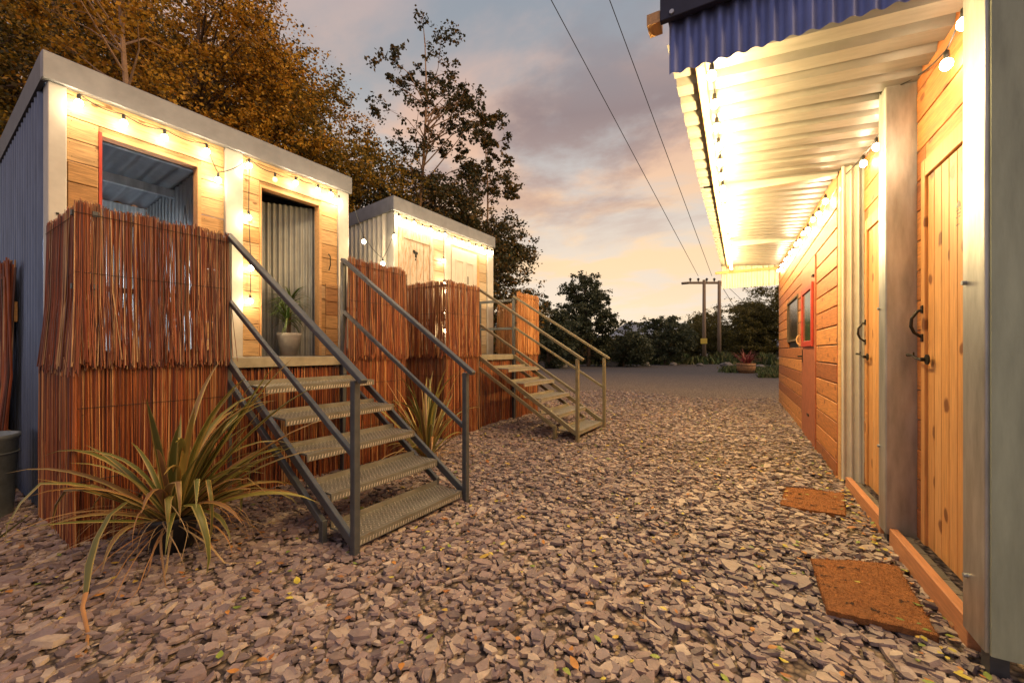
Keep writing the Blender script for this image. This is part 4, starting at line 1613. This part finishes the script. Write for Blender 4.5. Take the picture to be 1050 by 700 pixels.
# ------------------------------------------------------------------ door mats
def door_mat(cs, label, seed):
    cx = sum(c[0] for c in cs) / 4
    cy = sum(c[1] for c in cs) / 4
    root = empty('coir_doormat', (cx, cy, .03))
    tag(root, label, 'doormat', 'coir doormats by the doors')
    r_ = random.Random(seed)
    n = 22
    mb = MB()

    def pt(u, v, e=0):
        p = Vector(cs[0]).lerp(Vector(cs[1]), u).lerp(Vector(cs[3]).lerp(Vector(cs[2]), u), v)
        z = .016 + .020 * noise.noise(Vector((p.x * 4, p.y * 4, seed))) + .004 * noise.noise(Vector((p.x * 14, p.y * 14, seed)))
        j = .006 * noise.noise(Vector((p.x * 25, p.y * 25, seed + 5)))
        return (p.x - cx + j, p.y - cy + j, z + e)
    for a in range(n + 1):
        for b in range(n + 1):
            mb.v.append(pt(a / n, b / n))
    for a in range(n):
        for b in range(n):
            i = a * (n + 1) + b
            mb.f.append((i, i + 1, i + n + 2, i + n + 1))
            mb.m.append(0)
    # skirt
    ring = [pt(a / n, 0) for a in range(n + 1)] + [pt(1, b / n) for b in range(1, n + 1)] + [pt(a / n, 1) for a in range(n - 1, -1, -1)] + [pt(0, b / n) for b in range(n - 1, 0, -1)]
    i0 = len(mb.v)
    for p in ring:
        mb.v.append(p)
        mb.v.append((p[0], p[1], p[2] - .028))
    k = len(ring)
    for i in range(k):
        a, b = i0 + 2 * i, i0 + 2 * ((i + 1) % k)
        mb.f.append((a, b, b + 1, a + 1))
        mb.m.append(0)
    mb.build('pile', M['coir'], root, smooth=True)
    # bristles standing off the pile and its frayed edge
    mb = MB()
    for k in range(5200):
        u, v = r_.random(), r_.random()
        if k % 4 == 0:
            if r_.random() < .5:
                u = r_.choice((0.0, 1.0))
            else:
                v = r_.choice((0.0, 1.0))
        a = Vector(pt(u, v, -.002))
        d = Vector((r_.gauss(0, 1), r_.gauss(0, 1), .5 + r_.random())).normalized() * r_.uniform(.007, .018)
        w_ = Vector((r_.gauss(0, 1), r_.gauss(0, 1), 0)).normalized() * .0011
        i_ = len(mb.v)
        mb.v += [tuple(a - w_), tuple(a + w_), tuple(a + d)]
        mb.f.append((i_, i_ + 1, i_ + 2))
        mb.m.append(0)
    tag(mb.build('bristles', M['coir_fibre'], root), kind='stuff')
    # rubbed-out remains of a dark print: ragged dashes in rows
    mb = MB()
    for row in range(4):
        for q in range(5):
            if r_.random() < .3:
                continue
            u = .10 + q * .19 + r_.uniform(-.02, .02)
            v = .16 + row * .22 + r_.uniform(-.02, .02)
            for s in range(r_.randint(5, 16)):
                du_, dv_ = r_.gauss(0, .035), r_.gauss(0, .012)
                sz = r_.uniform(.004, .013)
                mb.quad(pt(u + du_ - sz * 1.6, v + dv_ + r_.uniform(-.004, .004), .0024), pt(u + du_, v + dv_ - sz, .0024), pt(u + du_ + sz * 1.8, v + dv_, .0024), pt(u + du_, v + dv_ + sz, .0024))
    mb.build('print', M['coir_black'], root)
    return root


def gp(px, py):
    d = FPX * (CAMH - .03) / (py - 360)
    p = P(px, py, d)
    return (p.x, p.y, 0)


door_mat([gp(831, 573), gp(921, 584), gp(963, 655), gp(848, 628)], 'nearest worn coir doormat lying on the slate by the first pine door', 2)
door_mat([gp(806, 501), gp(865, 506), gp(867, 530), gp(800, 519)], 'second smaller coir doormat further back by the hidden pine door', 7)


# ------------------------------------------------------------------ trees
def leaf_mat(name, cols, tr=.25):
    return mat(name, cols[0], .6, 0, var=cols, nscale=1.2, namp=.3, trans=tr)


M['lf_gold'] = leaf_mat('golden_foliage', [(.60, .31, .025), (.38, .20, .018), (.72, .43, .05), (.16, .10, .015), (.50, .23, .02), (.08, .055, .012), (.62, .35, .03)])
M['lf_olive'] = leaf_mat('olive_foliage', [(.24, .17, .022), (.12, .10, .018), (.40, .25, .03), (.06, .055, .015), (.17, .12, .018), (.28, .17, .025), (.50, .28, .03)])
M['lf_dark'] = leaf_mat('dark_foliage', [(.045, .05, .018), (.07, .065, .02), (.03, .036, .014), (.10, .075, .02), (.05, .045, .018), (.035, .045, .02), (.15, .09, .02), (.20, .11, .02)])
M['lf_far'] = leaf_mat('distant_foliage', [(.06, .085, .045), (.09, .10, .05), (.04, .055, .03), (.08, .09, .04)], .25)
M['lf_hedge'] = leaf_mat('hedge_foliage', [(.14, .12, .02), (.20, .16, .025), (.09, .09, .02), (.16, .12, .02), (.06, .06, .018)], .25)


LEAF = 2.7


def make_tree(name, label, base, H, cz0, rx, rz, nclump, nleaf, ls, lm, bark, seed, group, cat='tree', trunk_r=.12, lean=(0, 0), csize=.28, limbs=True, ry=None,
              shape=None, spread=1.0, flat=.6, thr=-.05, topf=None):
    """clumps spread through an ellipsoidal crown, each reached by its own branch"""
    rng = np.random.default_rng(seed)
    root = empty(name, base)
    tag(root, label, cat, group)
    ry = ry or rx
    # trunk
    mb = MB()
    kk = 9
    tp = []
    for i in range(kk + 1):
        t = i / kk
        tp.append(Vector((lean[0] * t + .05 * H * .3 * math.sin(t * 5 + seed), lean[1] * t + .04 * H * .3 * math.cos(t * 4 + seed), H * .96 * t)))
    mb.tube(tp, [trunk_r * (1 - .88 * i / kk) for i in range(kk + 1)], 8)

    def trunk_at(z):
        t = min(max(z / (H * .96), 0), 1) * kk
        i = min(int(t), kk - 1)
        return tp[i].lerp(tp[i + 1], t - i)
    # clump centres
    cen = []
    tries = 0
    while len(cen) < nclump and tries < nclump * 40:
        tries += 1
        p = rng.uniform(-1, 1, 3)
        q = np.linalg.norm(p)
        if q > 1:
            continue
        if rng.random() > .25 + .75 * q:
            continue
        w = Vector((p[0] * rx, p[1] * ry, cz0 + p[2] * rz))
        if topf is not None:
            tt = (p[2] + 1) / 2
            s_ = topf(tt)
            w.x *= s_
            w.y *= s_
        if noise.noise(w * (1.1 / max(rx, .8)) * 1.6 + Vector((seed * 3.1, 0, 0))) < thr:
            continue
        c = trunk_at(w.z)
        w.x += c.x
        w.y += c.y
        if w.z < .2:
            continue
        cen.append(w)
    if limbs:
        for w in cen:
            if rng.random() < .75:
                zb = w.z - (Vector((w.x, w.y, 0)) - Vector((trunk_at(w.z).x, trunk_at(w.z).y, 0))).length * rng.uniform(.5, .9)
                zb = max(zb, H * .12)
                a = trunk_at(zb)
                m1 = a.lerp(w, .5) + Vector((rng.normal(0, .04 * rx), rng.normal(0, .04 * rx), rng.normal(.06 * rx, .03 * rx)))
                r0 = trunk_r * .26 * rng.uniform(.5, 1)
                mb.tube([a, m1, w, w + Vector(rng.normal(0, csize * .35, 3))], [r0, r0 * .6, r0 * .3, r0 * .1], 5)
    mb.build('trunk', bark, root)
    # leaves
    nleaf = int(nleaf * LEAF)
    per = max(3, nleaf // max(1, len(cen)))
    allq = []
    for w in cen:
        n = int(per * rng.uniform(.5, 1.5))
        cs_ = csize * rng.uniform(.6, 1.45)
        # several twigs inside the clump
        k = max(2, n // 26)
        tw = rng.normal(0, 1, (k, 3)) * cs_ * np.array([.62, .62, .42])
        ids = rng.integers(0, k, n)
        pos = tw[ids] + rng.normal(0, 1, (n, 3)) * cs_ * np.array([.2, .2, .13])
        pos += np.array(w)[None, :]
        dirs = rng.normal(0, 1, (n, 3))
        dirs[:, 2] *= .6
        dirs /= np.linalg.norm(dirs, axis=1)[:, None]
        up = rng.normal(0, 1, (n, 3))
        sv = np.cross(dirs, up)
        sv /= np.linalg.norm(sv, axis=1)[:, None] + 1e-9
        L_ = (ls * .82 * rng.uniform(.55, 1.35, n))[:, None]
        a = pos - dirs * L_ * .5
        c = pos + dirs * L_ * .5
        b = pos + sv * L_ * .33
        d = pos - sv * L_ * .33
        allq.append(np.stack([a, b, c, d], 1))
    q = np.concatenate(allq)
    q = q[q[:, :, 2].min(1) > .02]
    o = quadmesh('crown', q, [lm])
    o.parent = root
    return root


G1 = 'autumn trees behind the near shed'


def world_at(px, d):
    p = P(px, 360, d)
    return Vector((p.x, p.y, 0))


# (px, depth, height, crown radius, leaf material, label)
make_tree('birch_tree', 'pale trunked tree rising straight behind the near shed roof', world_at(133, 5.7), 8.0, 6.9, 1.6, 1.7, 40, 5000, .07, M['lf_gold'], M['birch'], 31, G1, trunk_r=.075, csize=.36)
make_tree('broadleaf_tree', 'dark olive tree at the far upper left corner', world_at(-60, 6.8), 8.0, 4.8, 2.4, 3.4, 120, 20000, .08, M['lf_olive'], M['bark'], 32, G1, trunk_r=.16, csize=.40)
make_tree('broadleaf_tree', 'dense dark tree filling the gap left of the pale trunk', world_at(50, 8.6), 9.4, 6.0, 2.6, 3.6, 130, 22000, .085, M['lf_dark'], M['bark'], 33, G1, trunk_r=.17, csize=.42)
make_tree('broadleaf_tree', 'golden autumn tree just right of the pale trunk', world_at(195, 8.4), 9.0, 5.6, 2.3, 3.3, 130, 24000, .08, M['lf_gold'], M['bark'], 34, G1, trunk_r=.15, csize=.40)
make_tree('broadleaf_tree', 'orange leaved tree above the right end of the near shed roof', world_at(262, 9.6), 9.0, 5.7, 2.3, 3.3, 130, 22000, .08, M['lf_gold'], M['birch'], 35, G1, trunk_r=.10, csize=.38)
make_tree('broadleaf_tree', 'olive and gold tree sloping down to the gap between the sheds', world_at(325, 10.5), 8.3, 4.6, 2.2, 3.4, 130, 20000, .085, M['lf_olive'], M['bark'], 36, G1, trunk_r=.11, csize=.38)
make_tree('broadleaf_tree', 'tall gold flecked tree at the top left behind the others', world_at(120, 11.5), 11.5, 8.2, 3.2, 3.4, 130, 22000, .10, M['lf_olive'], M['bark'], 37, G1, trunk_r=.2, csize=.5)
make_tree('broadleaf_tree', 'low olive tree between the two shed roofs', world_at(372, 11.5), 6.6, 3.9, 1.6, 2.5, 70, 12000, .08, M['lf_dark'], M['bark'], 38, G1, trunk_r=.09, csize=.34)
make_tree('broadleaf_tree', 'dark backing tree closing the gaps behind the golden tree', world_at(230, 13.0), 11.8, 6.6, 3.4, 5.0, 170, 22000, .12, M['lf_dark'], M['bark'], 39, G1, trunk_r=.2, csize=.6)
make_tree('broadleaf_tree', 'dark backing tree behind the upper left corner', world_at(10, 11.5), 12.0, 6.6, 3.6, 5.0, 170, 22000, .12, M['lf_dark'], M['bark'], 40, G1, trunk_r=.2, csize=.6)
G2 = 'trees behind the far shed'
make_tree('sparse_tree', 'tallest sparse tree standing against the sky behind the far shed', world_at(430, 12.0), 10.9, 7.6, 2.0, 3.2, 80, 4200, .12, M['lf_dark'], M['birch'], 41, G2, trunk_r=.10, csize=.30, thr=-.3)
make_tree('sparse_tree', 'slim thin leaved tree right of the tallest one', world_at(495, 12.5), 9.0, 6.6, .95, 2.2, 26, 1900, .12, M['lf_dark'], M['birch'], 42, G2, trunk_r=.07, csize=.28, thr=-.5)
make_tree('broadleaf_tree', 'dense dark tree low behind the left half of the far shed', world_at(395, 13.0), 7.6, 4.4, 2.4, 3.1, 110, 16000, .11, M['lf_dark'], M['bark'], 43, G2, trunk_r=.14, csize=.45)
make_tree('broadleaf_tree', 'dense dark tree above the far shed roof', world_at(450, 12.4), 6.7, 4.2, 2.1, 2.5, 110, 17000, .10, M['lf_dark'], M['bark'], 44, G2, trunk_r=.13, csize=.42)
make_tree('broadleaf_tree', 'dark tree falling away to the right beyond the far shed corner', world_at(505, 12.0), 5.6, 3.0, 1.25, 2.4, 100, 14000, .10, M['lf_dark'], M['bark'], 45, G2, trunk_r=.11, csize=.38)

G3 = 'trees beyond the yard'
make_tree('poplar_tree', 'feathery dark tree standing alone in the distance beyond the yard', world_at(602, 30), 7.4, 3.9, 2.4, 3.6, 120, 11000, .20, M['lf_far'], M['bark'], 51, G3, trunk_r=.16, csize=.5, topf=lambda t: 1.15 - .75 * t)
make_tree('broadleaf_tree', 'rounded dark tree to the left of the feathery one, beside the orange screen', world_at(562, 27), 4.6, 2.3, 1.8, 2.2, 70, 7000, .20, M['lf_far'], M['bark'], 52, G3, trunk_r=.12, csize=.5)
make_tree('broadleaf_tree', 'small round topped dark tree in the middle of the distant hedge', world_at(682, 34), 4.2, 2.2, 2.3, 1.9, 80, 6500, .22, M['lf_far'], M['bark'], 53, G3, trunk_r=.12, csize=.5)
make_tree('broadleaf_tree', 'dark bushy tree right of the feathery tree', world_at(640, 30), 3.4, 1.7, 1.9, 1.6, 60, 5500, .20, M['lf_far'], M['bark'], 54, G3, trunk_r=.1, csize=.5)
G4 = 'bushes of the boundary hedge'
for (px, d, h, rx, lab) in ((577, 36, 2.8, 2.6, 'dark hedge bush behind the boulders at the left end of the yard edge'), (655, 44, 2.6, 3.2, 'low hedge bush under the gap in the tree line'),
                            (700, 50, 3.6, 3.2, 'hedge bush just left of the utility poles'), (728, 48, 5.6, 3.3, 'hedge bush directly behind the utility poles'),
                            (757, 44, 6.6, 3.3, 'tall hedge bush behind the barrel planter'), (618, 38, 2.3, 2.6, 'low spreading bush under the feathery tree'), (672, 39, 1.8, 2.2, 'lowest bush beside the single pale boulder'), (774, 39, 5.2, 2.2, 'narrow hedge bush between the planter and the cabin'), (790, 40, 7.6, 3.4, 'tallest hedge bush against the cabin corner'), (832, 38, 8.0, 3.6, 'hedge bush mostly hidden behind the cabin corner')):
    make_tree('hedge_bush', lab, world_at(px, d), h, h * .5, rx, h * .52, 120, 11000, .17, M['lf_hedge'], M['bark'], int(px), G4, cat='bush', trunk_r=.07, csize=.62, limbs=False, thr=-.35)
# distant wood behind it all
rng = np.random.default_rng(77)
n = 26000
aa = rng.uniform(-.9, .62, n)
dd = rng.uniform(56, 72, n)
hh = 4.6 + 1.2 * np.sin(aa * 17) + .8 * np.sin(aa * 41 + 1) - 1.2 * (np.abs(aa - .3) < .12)
pos = np.stack([np.array([FW.x * d_ + RT.x * a_ * d_, FW.y * d_ + RT.y * a_ * d_, 0]) for a_, d_ in zip(aa, dd)])
pos[:, 2] = rng.uniform(0, 1, n) ** .8 * hh
dr_ = rng.normal(0, 1, (n, 3))
dr_ /= np.linalg.norm(dr_, axis=1)[:, None]
s2 = np.cross(dr_, rng.normal(0, 1, (n, 3)))
s2 /= np.linalg.norm(s2, axis=1)[:, None]
Lf = .32
q = np.stack([pos - dr_ * Lf, pos + s2 * Lf * .8, pos + dr_ * Lf, pos - s2 * Lf * .8], 1)
o = quadmesh('far_woodland', q, [M['lf_far']])
tag(o, 'dark line of far woodland beyond the yard', 'woodland', kind='stuff')

# far hills
mb = MB()
K = 220
for i in range(K + 1):
    a = -1.2 + 2.4 * i / K
    h = 16 + 12 * noise.noise(Vector((a * 5, 1, 0))) + 5 * noise.noise(Vector((a * 17, 4, 0))) + 22 * math.exp(-((a - .36) / .12) ** 2) + 9 * math.exp(-((a - .60) / .1) ** 2)
    p = FW * 420 + RT * (a * 420)
    mb.v += [(p.x, p.y, -2), (p.x + FW.x * 60, p.y + FW.y * 60, h), (p.x + FW.x * 200, p.y + FW.y * 200, -2)]
for i in range(K):
    a = 3 * i
    mb.f += [(a, a + 3, a + 4, a + 1), (a + 1, a + 4, a + 5, a + 2)]
    mb.m += [0, 0]
tag(mb.build('hills', M['hill'], smooth=True), kind='structure')

# ------------------------------------------------------------------ boulders along the yard edge
r_ = random.Random(5)
bl = [(553, 27, .55, 'largest pale boulder heaped beside the orange reed screen'), (566, 27.5, .45, 'second boulder from the orange screen in the heap'), (577, 28, .35, 'small boulder at the right of the heap by the orange screen'),
      (625, 30, .6, 'broad pale boulder under the feathery tree'), (662, 31, .35, 'single pale boulder in the middle of the far yard edge'), (690, 32, .3, 'small low boulder left of the poles'),
      (718, 31, .25, 'small boulder at the foot of the left pole'), (745, 29, .4, 'boulder between the poles and the barrel planter'), (779, 25, .35, 'boulder right of the barrel planter in the grass')]
for (px, d, s, lab) in bl:
    w = world_at(px, d)
    me = MB()
    n1, n2 = 10, 7
    for j in range(n2 + 1):
        for i in range(n1):
            a = 2 * math.pi * i / n1
            e = -math.pi / 2 + math.pi * j / n2
            v = Vector((math.cos(a) * math.cos(e), math.sin(a) * math.cos(e), math.sin(e)))
            k = 1 + .35 * noise.noise(v * 1.7 + Vector((px, 0, 0)))
            me.v.append((v.x * s * k, v.y * s * .8 * k, v.z * s * .62 * k + s * .3))
    for j in range(n2):
        for i in range(n1):
            me.f.append((j * n1 + i, j * n1 + (i + 1) % n1, (j + 1) * n1 + (i + 1) % n1, (j + 1) * n1 + i))
            me.m.append(0)
    o = me.build('boulder', M['rock'])
    o.location = (w.x, w.y, .06)
    tag(o, lab, 'boulder', 'boulders along the far yard edge')

# ------------------------------------------------------------------ grass verge
rng = np.random.default_rng(12)
n = 9000
t1 = rng.uniform(0, 1, n)
px_ = 745 + 90 * t1 + rng.normal(0, 4, n)
d_ = rng.uniform(17, 27, n)
keep = ((px_ > 752 + (d_ - 22) ** 2 * .4) | (d_ > 21)) & ~((px_ < 778) & (d_ < 20.9))
px_, d_ = px_[keep], d_[keep]
n = len(px_)
l_ = (px_ - 525) / FPX * d_
pos = np.stack([FW.x * d_ + RT.x * l_, FW.y * d_ + RT.y * l_, np.full(n, .07)], 1)
h_ = rng.uniform(.08, .26, n)[:, None]
dn = rng.normal(0, .35, (n, 3))
dn[:, 2] = 1
sv = np.stack([rng.normal(0, 1, n), rng.normal(0, 1, n), np.zeros(n)], 1) * .03
q = np.stack([pos - sv, pos + sv, pos + sv * .2 + dn * h_, pos - sv * .2 + dn * h_], 1)
o = quadmesh('grass', q, [M['grass']])
tag(o, 'rough grass verge round the barrel planter', 'grass', kind='stuff')

n = 16000
px_ = rng.uniform(535, 850, n)
d_ = 37.5 + rng.normal(0, 1.1, n) - np.clip((px_ - 740) / 60, 0, 1) * 3
l_ = (px_ - 525) / FPX * d_
pos = np.stack([FW.x * d_ + RT.x * l_, FW.y * d_ + RT.y * l_, np.full(n, .07)], 1)
h_ = (rng.uniform(.15, .75, n) * (1 + .6 * np.sin(px_ * .21) * np.sin(px_ * .057)))[:, None]
dn = rng.normal(0, .35, (n, 3))
dn[:, 2] = 1
sv = np.stack([rng.normal(0, 1, n), rng.normal(0, 1, n), np.zeros(n)], 1) * .07
q = np.stack([pos - sv, pos + sv, pos + sv * .3 + dn * h_, pos - sv * .3 + dn * h_], 1)
o = quadmesh('undergrowth', q, [M['grass']])
tag(o, 'tangled low undergrowth along the far edge of the yard', 'undergrowth', kind='stuff')

# ------------------------------------------------------------------ barrel planter
w = world_at(765, 21)
root = empty('barrel_planter', (w.x, w.y, .075))
tag(root, 'half barrel planter with spiky red leaves at the far right of the yard', 'planter')
mb = MB()
mb.lathe([(.001, 0), (.36, 0), (.43, .25), (.45, .5), (.42, .5), (.40, .46), (.001, .45)], n=24)
mb.build('barrel', M['barrel'], root, smooth=True)
mb = MB()
for z, r0 in ((.1, .388), (.40, .446)):
    mb.tube([(r0 * math.cos(i * math.pi / 12), r0 * math.sin(i * math.pi / 12), z) for i in range(25)], .014, 5)
mb.build('hoop', M['black'], root)
mb = MB()
for k in range(46):
    az = r_.uniform(0, 6.28)
    e = r_.uniform(.6, 1.5)
    L_ = r_.uniform(.6, 1.05)
    p = Vector((r_.uniform(-.15, .15), r_.uniform(-.15, .15), .45))
    pts = []
    for j in range(6):
        pts.append(p.copy())
        p = p + Vector((math.cos(az) * math.cos(e), math.sin(az) * math.cos(e), math.sin(e))) * L_ / 5
        e -= r_.uniform(.02, .22)
    mb.strip(pts, [.025, .035, .035, .028, .016, .003], (-math.sin(az), math.cos(az), 0), fold=.3)
mb.build('leaves', M['blade_red'], root)

# ------------------------------------------------------------------ utility poles and wires
pd = 38.0
pL = P(722, 287, pd)
pR = P(737.5, 289, pd)
up = empty('utility_pole', (pL.x, pL.y, 0))
tag(up, 'twin wooden utility poles joined by a crossarm with insulators beyond the yard', 'utility pole')
dR = Vector((pR.x - pL.x, pR.y - pL.y, 0))
dRn = dR.normalized()
for (o_, zt) in ((Vector((0, 0, 0)), pL.z), (dR, pR.z + .1)):
    mb = MB()
    mb.tube([o_, o_ + Vector((0, 0, zt))], [.19, .14], 10)
    mb.build('pole', M['pole'], up, smooth=True)
mb = MB()
zc = P(722, 290, pd).z
mb.bar(-dRn * 1.5 + Vector((0, 0, zc)), dR + dRn * .5 + Vector((0, 0, zc)), .16, .2)
mb.build('crossarm', M['pole'], up)
for (t, hang) in ((-1.3, True), (-.55, False), (.25, False), (.95, False)):
    mb = MB()
    c = dRn * t * 1.0 + Vector((0, 0, zc + .1))
    mb.lathe([(.04, 0), (.05, .1), (.13, .12), (.06, .2), (.14, .24), (.06, .34), (.001, .38)], c, 8)
    mb.build('insulator', M['ceramic'], up)
mb = MB()
for q in range(5):
    pass
mb.tube([-dRn * 1.5 + Vector((0, 0, zc)), -dRn * 2.1 + Vector((0, 0, zc - .05))], .12, 8)
mb.build('strain_insulator', M['ceramic'], up)
mb = MB()
mb.box(-.28, .28, -.29, -.25, 1.9, 2.4)
mb.build('warning_plate', M['yellow_tape'], up)
wires = empty('power_lines', (0, 0, 0))
tag(wires, 'two thin overhead power lines crossing the sunset sky to the poles', 'power line')
for (px0, py0, px1, py1) in ((565, 0, 716, 283), (625, 0, 730, 283)):
    A = P(px1, py1, pd)
    B = P(px0, py0, 7.6)
    E = B + (B - A) * .25
    mb = MB()
    mb.tube([A, A.lerp(B, .5), B, E], [.018, .016, .0085, .0085], 5)
    mb.build('wire', M['cable'], wires)
# second, slacker spans with small hanging spacers
mb = MB()
for (x1, y1, x2, y2) in ((740, 288, 800, 345), (738, 290, 775, 350)):
    mb.tube([P(x1, y1, 44), P(x2, y2, 60)], .03, 4)
mb.build('wire', M['cable'], wires)
print('scene built', len(bpy.data.objects))
